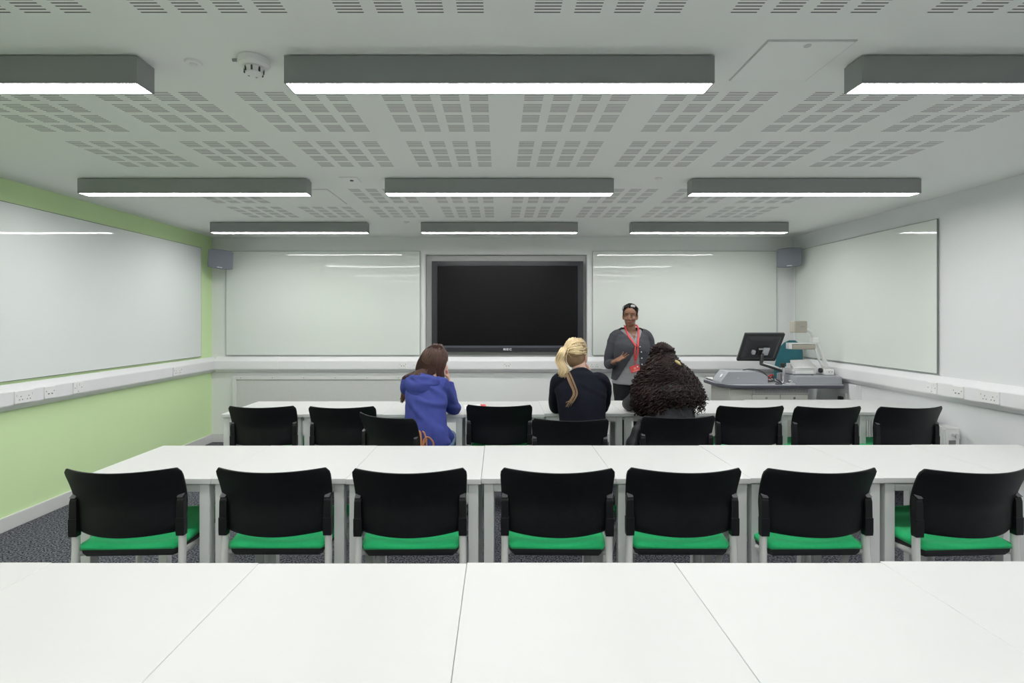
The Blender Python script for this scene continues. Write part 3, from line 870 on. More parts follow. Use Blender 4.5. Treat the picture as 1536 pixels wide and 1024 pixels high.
bm = bmesh.new(); cyl(bm, (.215, -.06, .006), .05, .012); link('base_plate', bm, MT['chrome'], mo, bevel=.003)
def cable(label, pts, m, r=.004):
    bm = bmesh.new(); tube(bm, pts, r, n=8, sub=8); tag(link('cable', bm, m, smooth=True), label, 'cable')
cable('black cable looping over the grey control box to the monitor post', [(2.45, 5.13, DZ+.128), (2.52, 5.12, DZ+.14), (2.62, 5.10, DZ+.12), (2.70, 5.09, DZ+.05), (2.78, 5.09, DZ+.006), (2.82, 5.05, DZ+.006)], MT['black_plastic'])
cable('black cable lying in a tangle beside the control box', [(2.67, 5.2, DZ+.006), (2.72, 5.06, DZ+.03), (2.69, 5.03, DZ+.07), (2.75, 5.1, DZ+.055), (2.77, 5.0, DZ+.006), (2.70, 4.99, DZ+.006)], MT['black_plastic'], .006)
cable('red cable coiled on the desk beside the monitor post', [(2.68, 5.22, DZ+.006), (2.73, 5.16, DZ+.065), (2.78, 5.18, DZ+.075), (2.79, 5.23, DZ+.04), (2.73, 5.25, DZ+.03), (2.70, 5.2, DZ+.06), (2.76, 5.22, DZ+.006)], MT['cable_red'], .008)
bm = bmesh.new(); bx0 = thing('microphone_base', 'small chrome device on the desk in front of the monitor post', 'device', (2.86, 5.01, DZ))
bm = bmesh.new(); cyl(bm, (0, 0, .006), .04, .011); link('base', bm, MT['silver'], bx0, bevel=.003)
bm = bmesh.new(); cyl(bm, (0, 0, .028), .022, .032); link('stem', bm, MT['chrome'], bx0, bevel=.004)
nb = thing('folder', 'dark folder with pens lying at the desk edge behind the control box', 'folder', (2.335, 5.33, DZ))
bm = bmesh.new(); box(bm, -.13, .12, -.08, .12, .001, .012); link('cover', bm, MT['black_plastic'], nb, bevel=.003)
link('pages', B(-.125, .115, -.075, .115, .0125, .02), MT['paper'], nb)
bm = bmesh.new(); loft(bm, [(-.1, 0, .027), (.0, .02, .027), (.1, .04, .027)], [.006, .006, .003], sub=1); link('pen', bm, MT['black_plastic'], nb, smooth=True)
lp = thing('slim_laptop', 'closed silver laptop lying behind the control box', 'laptop', (2.50, 5.37, DZ))
bm = bmesh.new(); box(bm, -.02, .15, -.1, .1, .002, .016); link('body', bm, MT['monitor'], lp, bevel=.004)
bm = bmesh.new(); box(bm, -.02, .15, -.1, .1, .0165, .026); link('lid', bm, MT['silver'], lp, bevel=.004)

# wall plate with plug, below the right wall trunking
wp = thing('plug_in_socket', 'black plug in a white wall socket beside the desk', 'socket', (XR, 5.10, .66), -PI/2)
bm = bmesh.new(); prism(bm, rrect(.086, .086, .005, 3), 'y', -.02, -.0005); link('faceplate', bm, MT['plate'], wp, bevel=.002)
bm = bmesh.new(); box(bm, -.025, .025, -.055, -.0205, -.045, .01); link('plug', bm, MT['black_plastic'], wp, bevel=.008)
dp = tag(link('trunking_dropper', B(XR-.055, XR, 4.86, 4.96, .101, .812), MT['trunk'], bevel=.004), 'vertical white trunking dropping down the right wall by the desk', 'trunking')

# teal office chair behind the desk
oc = thing('office_chair', 'teal fabric office chair behind the teaching desk', 'chair', (3.075, 5.60, 0), math.radians(122))
OB = Matrix.Translation((0, -.17, 0))
bm = bmesh.new()
N1 = 14
def obp(u, v, off):
    z = .62+.58*v
    hw = (.115+.03*math.sin(PI*min(1, v*1.1)))*(1 if v < .8 else math.sqrt(max(.02, 1-((v-.8)/.205)**2)))
    if v < .12: hw *= .75+.25*math.sqrt(v/.12)
    return Vector((u*hw, -.10-.03*(1-u*u)-.15*v+off*(1-.5*u*u*u*u), z))
A = [[bm.verts.new(obp(-1+2*i/N1, j/20, -.03)) for i in range(N1+1)] for j in range(21)]
K = [[bm.verts.new(obp(-1+2*i/N1, j/20, .03)) for i in range(N1+1)] for j in range(21)]
for j in range(20):
    for i in range(N1):
        bm.faces.new((A[j][i], A[j][i+1], A[j+1][i+1], A[j+1][i])); bm.faces.new((K[j][i], K[j+1][i], K[j+1][i+1], K[j][i+1]))
for i in range(N1):
    bm.faces.new((A[0][i], K[0][i], K[0][i+1], A[0][i+1])); bm.faces.new((A[20][i], A[20][i+1], K[20][i+1], K[20][i]))
for j in range(20):
    bm.faces.new((A[j][0], A[j+1][0], K[j+1][0], K[j][0])); bm.faces.new((A[j][N1], K[j][N1], K[j+1][N1], A[j+1][N1]))
link('backrest', bm, MT['teal'], oc, smooth=True, bevel=.008)
bm = bmesh.new(); prism(bm, rrect(.40, .36, .08), 'z', .44, .50); link('seat', bm, MT['teal'], oc, bevel=.02)
bm = bmesh.new(); tube(bm, [(0, 0, .435), (0, -.17, .44), (0, -.18, .56), (0, -.17, .70)], .018); link('back_bar', bm, MT['black_plastic'], oc, smooth=True)
bm = bmesh.new(); cyl(bm, (0, 0, .27), .025, .33); link('column', bm, MT['black_plastic'], oc)
for k in range(5):
    a = k*2*PI/5+.3
    e = Vector((.21*math.cos(a), .21*math.sin(a), .075))
    bm = bmesh.new(); loft(bm, [(0, 0, .12), e*.5+Vector((0, 0, .065)), e], [.024, .02, .015], ref=(0, 0, 1)); lg = link('base_arm', bm, MT['black_plastic'], oc, smooth=True)
    bm = bmesh.new(); cyl(bm, (e.x, e.y, .0285), .027, .04, 'x', 20, mtx=None); link('castor', bm, MT['wheel'], lg, bevel=.004)

# open notebook on the far table
nt_ = thing('notebook', 'white notebook with a red edge lying on the table beside the woman in blue', 'notebook', (-.20, 4.12, TZ), math.radians(8))
bm = bmesh.new(); box(bm, -.085, .085, -.10, .10, .0005, .005); link('pages', bm, MT['paper'], nt_)
bm = bmesh.new(); box(bm, .055, .095, -.09, .09, .0052, .008); link('bookmark', bm, MT['red_card'], nt_)

# ------------------------------------------------------------------ people
def frame(c, fwd, up=(0, 0, 1)):
    f = Vector(fwd).normalized(); u = Vector(up); x = f.cross(u).normalized(); u = x.cross(f).normalized()
    return Matrix(((x.x, f.x, u.x, c[0]), (x.y, f.y, u.y, c[1]), (x.z, f.z, u.z, c[2]), (0, 0, 0, 1)))

def head_shells(bm, H):
    """head in its own frame: face looks +y, up +z, about 0.235 high"""
    E = lambda c, r: ellipsoid(bm, c, r, H)
    E((0, -.012, .030), (.074, .094, .088)); E((0, .022, -.030), (.061, .066, .082))
    E((0, .052, -.092), (.030, .027, .024)); E((0, .035, -.075), (.050, .045, .035))
    E((0, .066, .035), (.055, .026, .04))
    for s in (-1, 1):
        E((s*.036, .060, -.032), (.024, .022, .022)); E((s*.074, -.008, -.012), (.009, .020, .031)); E((s*.070, .004, -.035), (.008, .01, .014))
        E((s*.013, .092, -.036), (.009, .011, .008)); E((s*.030, .076, .018), (.022, .012, .007))
    loft(bm, [H @ Vector(p) for p in ((0, .080, .016), (0, .094, -.008), (0, .106, -.033))], [.009, .011, .013], n=10, sub=3, dome=True)
    E((0, .081, -.060), (.024, .012, .0065)); E((0, .080, -.070), (.021, .012, .0065))

def hand_shells(bm, W, d, nrm, thumb_side, curls, spread=.16, size=1.0, thumb_out=.75):
    """palm, four fingers of unequal length and a thumb from the side of the palm; nrm = direction the fingers curl towards"""
    W = Vector(W); d = Vector(d).normalized(); nrm = Vector(nrm); nrm = (nrm-d*nrm.dot(d)).normalized()
    s = d.cross(nrm).normalized()*thumb_side      # towards the thumb
    k = size
    loft(bm, [W-d*.03*k, W, W+d*.04*k, W+d*.085*k], [(.024*k, .018*k), (.025*k, .016*k), (.038*k, .015*k), (.039*k, .012*k)], ref=s, n=14, sub=3, dome=True)
    lens = (.078, .086, .080, .062)
    for i in range(4):
        off = (.027-.018*i)*k
        b = W + d*(.078-(.006 if i == 3 else 0))*k + s*off
        a = spread*(1.5-i)
        fd = (d*math.cos(a) + s*math.sin(a)).normalized()
        pts = [b-fd*.012*k, b]; ang = 0
        for seg, fr in enumerate((.46, .30, .24)):
            ang += curls[i]*(.8, 1.0, .8)[seg]
            dd = fd*math.cos(ang)+nrm*math.sin(ang)
            pts.append(pts[-1]+dd*lens[i]*k*fr)
        loft(bm, pts, [.0088*k, .0092*k, .0085*k, .0078*k, .0066*k], ref=s, n=10, sub=3, dome=True)
    b = W + d*.025*k + s*.022*k
    td = (d*math.cos(thumb_out)+s*math.sin(thumb_out)+nrm*.25).normalized()
    loft(bm, [b-td*.01*k, b+td*.022*k, b+td*.046*k+nrm*.003, b+td*.068*k+nrm*.010*k], [.0125*k, .0115*k, .010*k, .0078*k], ref=nrm, n=10, sub=3, dome=True)

def finish_body(bm, root, H, skin, lip, voxel=.0052):
    me = remeshed(bm, voxel, 3)
    Hi = H.inverted()
    o = mesh_part('body', me, [skin, lip], root)
    for p in me.polygons:
        c = Hi @ p.center
        if c.y > .072 and abs(c.x) < .024-.6*abs(c.z+.065) and -.078 < c.z < -.053: p.material_index = 1
    for s in (-1, 1):
        bm = bmesh.new(); ellipsoid(bm, (s*.030, .0735, .003), (.0115, .0105, .0058), H)
        e = link('eye', bm, MT['eye_white'], root, smooth=True)
        bm = bmesh.new(); ellipsoid(bm, (s*.030, .0812, .003), (.0052, .0034, .0052), H, 12, 8); link('iris', bm, MT['iris'], e, smooth=True)
    return o

def strand(bm, pts, r0, r1, n=4, sub=4):
    P = catmull(pts, sub); m = len(P)
    rings = []; side = None
    for i, p in enumerate(P):
        t = (P[min(i+1, m-1)]-P[max(i-1, 0)]).normalized()
        s = (Vector((.4, .8, .45)) if side is None else side); s = s-t*s.dot(t)
        if s.length < 1e-3: s = t.orthogonal()
        s.normalize(); side = s; o = t.cross(s); r = r0+(r1-r0)*i/(m-1)
        rings.append([bm.verts.new(p+s*r*math.cos(2*PI*k/n)+o*r*math.sin(2*PI*k/n)) for k in range(n)])
    for a, b in zip(rings, rings[1:]):
        for k in range(n): bm.faces.new((a[k], a[(k+1) % n], b[(k+1) % n], b[k]))
    bm.faces.new(rings[0]); bm.faces.new(rings[-1])

def shoe_bm(foot, toe):
    bm = bmesh.new(); f = Vector(foot); t = Vector(toe); dn = (t-f).normalized()
    loft(bm, [f-dn*.05+Vector((0, 0, .045)), f+Vector((0, 0, .05)), f+dn*.08+Vector((0, 0, .042)), f+dn*.15+Vector((0, 0, .03)), f+dn*.19+Vector((0, 0, .022))],
         [(.033, .040), (.036, .046), (.042, .038), (.043, .027), (.030, .018)], ref=Vector((0, 0, 1)).cross(dn), n=16, sub=3, dome=True)
    return bm

def wrinkle(amp, fz, seed=0.0, amp2=.0):
    def f(co):
        w = noise.noise(Vector((co.x*3+seed, co.y*3, co.z*fz+co.x*4)))
        w = max(0.0, 1-abs(w)*3.2)
        return amp*w*w*(3-2*w) + amp2*noise.noise(Vector((co.x*18+seed, co.y*18, co.z*18)))
    return f

# ---- standing woman (local frame, she looks towards -y)
def teacher():
    root = thing('person', 'standing woman in grey cardigan with red lanyard gesturing with one hand', 'person', (1.41, 5.46, 0))
    H = frame((-.014, -.02, 1.478), (-.36, -1, -.08), (.0, -.05, 1))
    bm = bmesh.new(); head_shells(bm, H)
    loft(bm, [(0, .02, 1.24), (-.002, .012, 1.32), (-.008, -.004, 1.40), (-.010, -.012, 1.45)], [(.085, .06), (.056, .056), (.050, .053), (.05, .055)])
    loft(bm, [(0, .01, .86), (0, 0, 1.0), (0, -.01, 1.15), (0, .01, 1.24), (0, .015, 1.30)], [(.15, .09), (.14, .10), (.15, .115), (.145, .085), (.08, .06)])
    RS, RE, RW = (-.165, .015, 1.245), (-.232, .03, .965), (-.236, -.195, .992)
    LS, LE, LW = (.168, .015, 1.25), (.242, .05, .985), (.235, -.02, .755)
    for s_, e_, w_ in ((RS, RE, RW), (LS, LE, LW)):
        loft(bm, [s_, e_, w_], [.042, .034, .023], sub=6)
    hand_shells(bm, Vector(RW)+Vector((.012, -.03, .018)), (.80, -.25, .42), (-.25, -.45, .85), 1, (.30, .10, .16, .34), .26, .96, 1.0)
    hand_shells(bm, Vector(LW)+Vector((0, -.005, -.03)), (-.02, -.05, -1), (-.5, -.6, 0), 1, (.3, .32, .35, .4), .05)
    for s in (-1, 1):
        loft(bm, [(s*.085, .0, .86), (s*.095, .0, .78), (s*.095, -.005, .47), (s*.095, .025, .09), (s*.095, -.03, .05)], [.075, .08, .05, .035, .03])
    finish_body(bm, root, H, MT['skin_dark'], MT['lip_dark'], .005)
    # trousers
    bm = bmesh.new()
    loft(bm, [(0, 0, .97), (0, .005, .88), (0, .01, .78), (0, .005, .70)], [(.155, .11), (.178, .125), (.192, .135), (.15, .10)])
    for s in (-1, 1):
        loft(bm, [(s*.095, .005, .80), (s*.098, .0, .70), (s*.096, -.005, .46), (s*.096, .02, .10)], [.10, .096, .072, .062])
    mesh_part('trousers', remeshed(bm, .009, 4, wrinkle(.003, 9)), MT['black_cloth'], root)
    for s in (-1, 1):
        link('shoe', shoe_bm((s*.096, .03, 0), (s*.11, -.15, 0)), MT['shoe'], root, smooth=True)
    # shirt
    sh = [((0, .0, .755), (.200, .140)), ((0, -.004, .85), (.190, .141)), ((0, -.010, .95), (.176, .136)), ((0, -.02, 1.05), (.174, .143)),
          ((0, -.028, 1.13), (.176, .148)), ((0, -.008, 1.21), (.170, .112)), ((0, .01, 1.27), (.150, .085)), ((.004, .016, 1.318), (.112, .070)), ((.006, .020, 1.352), (.088, .060))]
    bm = bmesh.new(); loft(bm, [a for a, _ in sh], [b for _, b in sh], n=28)
    me = remeshed(bm, .008, 3, wrinkle(.003, 14, 3))
    # open neckline: the cloth ends in a V at the front and a collar line behind
    bm = bmesh.new(); bm.from_mesh(me)
    kill = [f for f in bm.faces if (lambda c: c.z > 1.33 or (c.y < .0 and c.z > 1.225 and abs(c.x) < (c.z-1.225)*.55))(f.calc_center_median())]
    bmesh.ops.delete(bm, geom=kill, context='FACES'); bm.to_mesh(me); bm.free()
    shirt = mesh_part('shirt', me, MT['shirt'], root)
    # cardigan
    bm = bmesh.new()
    cd = [((a[0], a[1]+.002, max(a[2], .80)), (b[0]+.016, b[1]+.013)) for a, b in sh]
    loft(bm, [a for a, _ in cd], [b for _, b in cd], n=28)
    loft(bm, [(-.09, .016, 1.290), RS, ((RS[0]+RE[0])/2-.012, .022, 1.10), RE, ((RE[0]+RW[0])/2-.005, -.09, .968), (RW[0]+.002, RW[1]+.01, RW[2])],
         [.055, .066, .060, .054, .047, .038], sub=6)
    loft(bm, [(.09, .016, 1.295), LS, ((LS[0]+LE[0])/2+.008, .03, 1.11), LE, ((LE[0]+LW[0])/2, .01, .87), (LW[0], LW[1], LW[2]+.005)],
         [.055, .066, .060, .052, .044, .037], sub=6)
    me = remeshed(bm, .0065, 4, wrinkle(.003, 10, 8, .001))
    bm = bmesh.new(); bm.from_mesh(me)
    kill = []
    for f in bm.faces:
        c = f.calc_center_median()
        if c.z > 1.350 and abs(c.x) < .1: kill.append(f); continue
        if c.z < .815 and abs(c.x) < .2 and f.normal.z < -.6: kill.append(f); continue
        if c.y < .0 and abs(c.x) < .215:
            if c.z > 1.17:
                if abs(c.x-.018*(1.31-c.z)/.14) < (c.z-1.17)*.78: kill.append(f)
            elif c.z < 1.15:
                tt = 1.15-c.z
                if .018-.56*tt < c.x < .03+.14*tt and f.normal.y < .3 and c.y < -.06: kill.append(f)
    bmesh.ops.delete(bm, geom=kill, context='FACES'); bm.to_mesh(me); bm.free()
    card = mesh_part('cardigan', me, MT['cardigan'], root)
    sm = card.modifiers.new('s', 'SOLIDIFY'); sm.thickness = .004; sm.offset = -1
    # surfaces for laying the lanyard on the chest
    vs, fs = [], []
    for ob in (shirt, card):
        n0 = len(vs); vs += [v.co.copy() for v in ob.data.vertices]
        fs += [[n0+i for i in p.vertices] for p in ob.data.polygons]
    bvh = BVHTree.FromPolygons(vs, fs)
    def front(x, z, off=.007):
        h = bvh.ray_cast(Vector((x, -.8, z)), Vector((0, 1, 0)))
        return Vector((x, (h[0].y if h[0] else -.1)-off, z))
    for (x, z) in ((.040, 1.155), (.053, 1.10), (.061, 1.035), (.067, .97), (.075, .90)):
        bm = bmesh.new(); p = front(x+.008, z, .002); cyl(bm, p, .0065, .005, 'y', 12); link('button', bm, MT['logo'], card)
    # cropped hair
    bm = bmesh.new()
    ellipsoid(bm, (0, -.024, .047), (.079, .094, .084), H, 32, 20); ellipsoid(bm, (0, -.05, .0), (.071, .064, .07), H, 24, 16)
    for s in (-1, 1): ellipsoid(bm, (s*.066, .012, .025), (.012, .022, .03), H)
    mesh_part('hair', remeshed(bm, .005, 2, lambda c: .004*noise.noise(c*70)+.003*noise.noise(c*130)), MT['crop_hair'], root)
    # brows
    for s in (-1, 1):
        bm = bmesh.new(); loft(bm, [H @ Vector(p) for p in ((s*.014, .0905, .021), (s*.03, .0885, .026), (s*.047, .078, .021))], [.0028, .0032, .0022], n=8)
        link('eyebrow', bm, MT['crop_hair'], root, smooth=True)
    # sunglasses resting on the hair
    sg = thing('sunglasses', 'black sunglasses pushed up on the hair of the standing woman', 'sunglasses', root.location)
    G = H @ Matrix.Translation((0, .048, .106)) @ Matrix.Rotation(math.radians(38), 4, 'X')
    for s in (-1, 1):
        bm = bmesh.new(); prism(bm, rrect(.050, .034, .014, cx=s*.031), 'y', .000, .006, G @ Matrix.Rotation(s*-.18, 4, 'Z')); link('lens', bm, MT['lens'], sg, bevel=.002)
        bm = bmesh.new(); tube(bm, [G @ Vector((s*.058, -.004, .006)), H @ Vector((s*.083, .0, .075)), H @ Vector((s*.084, -.055, .05))], .0032, n=8); link('temple', bm, MT['black_plastic'], sg, smooth=True)
    bm = bmesh.new(); tube(bm, [G @ Vector((-.008, .005, .006)), G @ Vector((0, .008, .010)), G @ Vector((.008, .005, .006))], .003, n=8); link('bridge', bm, MT['black_plastic'], sg, smooth=True)
    # lanyard with badge
    ly = thing('lanyard', 'red lanyard with red badge hanging round the standing woman\'s neck', 'lanyard', root.location)
    def ribbon(path, w):
        bm = bmesh.new(); prev = None
        P = catmull(path, 6)
        for i, p in enumerate(P):
            t = (P[min(i+1, len(P)-1)]-P[max(i-1, 0)]).normalized()
            s = t.cross(Vector((0, -1, 0))); s = s.normalized() if s.length > .15 else Vector((1, 0, 0))
            cur = (bm.verts.new(p-s*w/2), bm.verts.new(p+s*w/2))
            if prev: bm.faces.new((prev[0], prev[1], cur[1], cur[0]))
            prev = cur
        o = link('strap', bm, MT['red'], ly, smooth=True)
        so = o.modifiers.new('s', 'SOLIDIFY'); so.thickness = .003; so.offset = 0
    K = Vector((.012, 0, 0)); kz = 1.155
    ribbon([(-.058, .055, 1.375), (-.068, .0, 1.365), (-.066, -.055, 1.325), front(-.056, 1.275, .012), front(-.03, 1.215, .012), front(.004, kz, .01)], .019)
    ribbon([(.055, .055, 1.375), (.066, .0, 1.365), (.064, -.055, 1.325), front(.054, 1.275, .012), front(.036, 1.215, .012), front(.022, kz, .01)], .019)
    ribbon([front(-.004, 1.15, .010), front(-.012, 1.10, .010), front(-.006, 1.05, .010), front(.000, 1.01, .010)], .016)
    ribbon([front(.026, 1.15, .010), front(.024, 1.10, .012), front(.012, 1.05, .012), front(.004, 1.01, .012)], .016)
    ribbon([front(.002, 1.012, .012), front(.001, .99, .012), front(.0, .965, .012)], .009)
    bp = front(.0, .925, .014); BM = Matrix.Translation(bp) @ Matrix.Rotation(math.radians(-17), 4, 'Y')
    bm = bmesh.new(); prism(bm, rrect(.100, .070, .008), 'y', -.002, .003, BM); bd = link('badge', bm, MT['red_card'], ly)
    link('badge_print', B(.024, .038, -.0026, -.0021, .006, .02, mtx=BM), MT['paper'], bd)
    link('badge_print', B(-.012, .012, -.0026, -.0021, -.008, .016, mtx=BM), MT['lanyard_pink'] if 'lanyard_pink' in MT else MT['logo'], bd).data.materials[0] = mat('badge_print_pink', (.75, .25, .22), .5)
    link('badge_print', B(-.03, .03, -.0026, -.0021, -.024, -.018, mtx=BM), mat('badge_text_pink', (.75, .35, .32), .5), bd)
teacher()

# ---- shared seated legs (world-aligned local frame, origin on the floor below the hips)
def seated_legs(bm, hip_z, fwd, r=1.0, hips=.085, knee_d=.40):
    f = Vector((*fwd, 0)).normalized(); s = Vector((f.y, -f.x, 0)); out = []
    for k in (-1, 1):
        h = s*k*hips + Vector((0, 0, hip_z)); kn = s*k*(hips+.015) + f*knee_d + Vector((0, 0, hip_z-.015)); an = kn - f*.05 + Vector((0, 0, -(hip_z-.015)+.09))
        loft(bm, [h-f*.05, h+f*.1, kn-f*.03, kn+Vector((0, 0, -.05)), (kn+an)/2-f*.02, an], [.085*r, .082*r, .062*r, .058*r, .052*r, .038*r], ref=s, sub=5)
        out.append((an, f))
    return out

# ---- woman in the blue hoodie
def blue_woman():
    root = thing('person', 'seated woman with long brown hair in blue hoodie leaning on the table', 'person', (-.50, 3.47, 0))
    F = (.04, 1)
    H = frame((.035, .315, 1.122), (.55, 1, -.15))
    RS, LS = Vector((.088, .105, .965)), Vector((-.145, .205, .965))
    RE, RW = Vector((.150, .375, .775)), Vector((.108, .46, .965))
    LE, LW = Vector((-.12, .42, .78)), Vector((.03, .60, .775))
    bm = bmesh.new(); head_shells(bm, H)
    loft(bm, [(-.02, .16, .96), (0, .22, 1.03), (.03, .30, 1.10)], [(.075, .055), (.048, .05), (.048, .05)])
    loft(bm, [(0, 0, .56), (-.005, .06, .75), (-.015, .13, .92), (-.018, .17, .99)], [(.12, .09), (.11, .085), (.115, .075), (.06, .05)])
    for s_, e_, w_ in ((RS, RE, RW), (LS, LE, LW)): loft(bm, [s_, e_, w_], [.038, .032, .022], sub=6)
    hand_shells(bm, RW, (-.15, -.02, 1), (-1, -.1, 0), 1, (.35, .38, .4, .45), .06, .92)
    hand_shells(bm, LW, (.8, .5, .03), (0, 0, -1), -1, (.12, .12, .12, .14), .08, .92)
    legs = seated_legs(bm, .56, F, .72)
    finish_body(bm, root, H, MT['skin'], MT['lip'])
    bm = bmesh.new(); legs = seated_legs(bm, .565, F, 1.0); loft(bm, [(0, -.02, .50), (0, -.01, .57), (0, .01, .65)], [(.15, .12), (.165, .13), (.13, .10)], ref=(.9, -.42, 0))
    mesh_part('jeans', remeshed(bm, .009, 4, wrinkle(.003, 8)), MT['denim_light'], root)
    for an, f in legs: link('shoe', shoe_bm((an.x, an.y, 0), (an.x+f.x*.2, an.y+f.y*.2, 0)), MT['shoe'], root, smooth=True)
    # hoodie
    bm = bmesh.new(); R = (.9, -.42, 0)
    loft(bm, [(.0, -.015, .605), (0, -.01, .66), (-.004, .02, .74), (-.012, .065, .84), (-.018, .11, .92), (-.022, .15, .98), (-.01, .19, 1.025)],
         [(.172, .135), (.160, .130), (.150, .122), (.150, .115), (.148, .105), (.120, .082), (.062, .055)], ref=R, n=26)
    # flared hem on the right
    loft(bm, [(.09, .02, .70), (.13, .05, .645), (.17, .08, .618)], [(.05, .05), (.05, .05), (.03, .03)])
    for s_, e_, w_, tip in ((RS, RE, RW, .94), (LS, LE, LW, .85)):
        m1 = (s_+e_)/2; w2 = e_.lerp(w_, tip)
        loft(bm, [s_.lerp(Vector((-.02, .15, .98)), .35), s_, m1, e_, e_.lerp(w_, .4), w2], [.058, .066, .060, .052, .046, .040], sub=6)
    me = remeshed(bm, .0065, 5, wrinkle(.012, 8, 2, .003))
    mesh_part('hoodie', me, MT['hoodie'], root)
    # hood lying on the upper back
    bm = bmesh.new()
    loft(bm, [(.075, .115, 1.015), (.05, .06, 1.0), (-.03, .035, .955), (-.10, .07, .965), (-.135, .15, 1.0), (-.10, .235, 1.025)],
         [(.030, .022), (.042, .035), (.062, .042), (.058, .042), (.045, .036), (.03, .025)], ref=(0, 0, 1), sub=6, dome=True)
    loft(bm, [(-.05, .055, 1.0), (-.065, .035, .93), (-.07, .025, .875)], [(.085, .04), (.062, .035), (.02, .02)], ref=(.9, -.42, 0), sub=5, dome=True)
    loft(bm, [(.07, .09, 1.025), (-.01, .045, 1.03), (-.09, .075, 1.03), (-.13, .15, 1.035)], [.018, .022, .022, .018], sub=5, dome=True)
    mesh_part('hood', remeshed(bm, .0065, 4, wrinkle(.005, 16, 6)), MT['hoodie'], root)
    link('zip_pull', B(.155, .163, .055, .06, .612, .628), MT['silver'], root)
    # hair: volume plus strands
    bm = bmesh.new()
    ellipsoid(bm, (0, -.018, .040), (.086, .102, .092), H, 30, 20)
    ellipsoid(bm, (-.01, -.045, -.02), (.082, .070, .09), H, 24, 16)
    loft(bm, [H @ Vector((-.02, -.06, .05)), H @ Vector((-.03, -.085, -.02)), (-.035, .20, 1.055), (-.075, .165, 1.035)], [(.07, .05), (.085, .040), (.090, .028), (.075, .014)], ref=(.88, -.47, 0), sub=5, dome=True)
    mesh_part('hair', remeshed(bm, .007, 4), MT['brunette_base'], root)
    bm = bmesh.new(); rnd = random.Random(3)
    for k in range(620):
        a = rnd.uniform(-1, 1); lat = rnd.uniform(.1, 1.0)
        # start on the crown, run over the back of the head, fall towards the left shoulder
        th = a*1.75
        st = Vector((.02*rnd.uniform(-1, 1), .03*rnd.uniform(-1, 1)-.0, .134))
        m1 = Vector((math.sin(th)*.089, -.018-.104*math.cos(th)*.95, .055+rnd.uniform(-.02, .02)))
        m2 = Vector((math.sin(th)*.095-.015, -.030-.092*math.cos(th), -.055+rnd.uniform(-.02, .02)))
        p = [H @ st, H @ m1, H @ m2]
        if a > .55:
            p.append(H @ Vector((m2.x*1.0, m2.y+.02, -.105-rnd.random()*.02)))
        else:
            u = (a+1)/1.55
            e1 = Vector((-.150+.165*u, .155+.02*rnd.random()-.045*math.sin(PI*u), 1.055-.012*rnd.random()))
            e2 = e1+Vector((-.030-.02*rnd.random(), .0, -.018-.02*rnd.random()))
            p += [e1, e2] if rnd.random() < .6 else [e1]
        strand(bm, p, rnd.uniform(.0035, .0055), .002, 4, 5)
    link('hair_strands', bm, MT['brunette'], root, smooth=True)
    bm = bmesh.new()
    for k in range(0):
        u = rnd.random()
        e1 = Vector((-.150+.165*u, .145+.02*rnd.random()-.05*math.sin(PI*u), 1.068-.01*rnd.random()))
        p = [e1+Vector((.02, .03, .05)), e1+Vector((.005, .0, .02)), e1, e1+Vector((-.03-.02*rnd.random(), -.02, -.03-.02*rnd.random()))]
        strand(bm, p, .004, .002, 4, 4)
    for k in range(60):      # lock hanging in front of the left shoulder, lighter at the tips
        u, v = rnd.uniform(-1, 1), rnd.uniform(-1, 1)
        p = [H @ Vector((-.095, -.01+.03*v, -.03)), (-.125+.02*u, .235+.02*v, 1.03), (-.172+.018*u, .20+.02*v, .96), (-.188+.016*u, .18+.02*v, .88), (-.196+.012*u, .165+.015*v, .845+.04*rnd.random())]
        strand(bm, p, .0045, .002, 4, 5)
    link('hair_tips', bm, MT['brunette_tip'], root, smooth=True)
blue_woman()

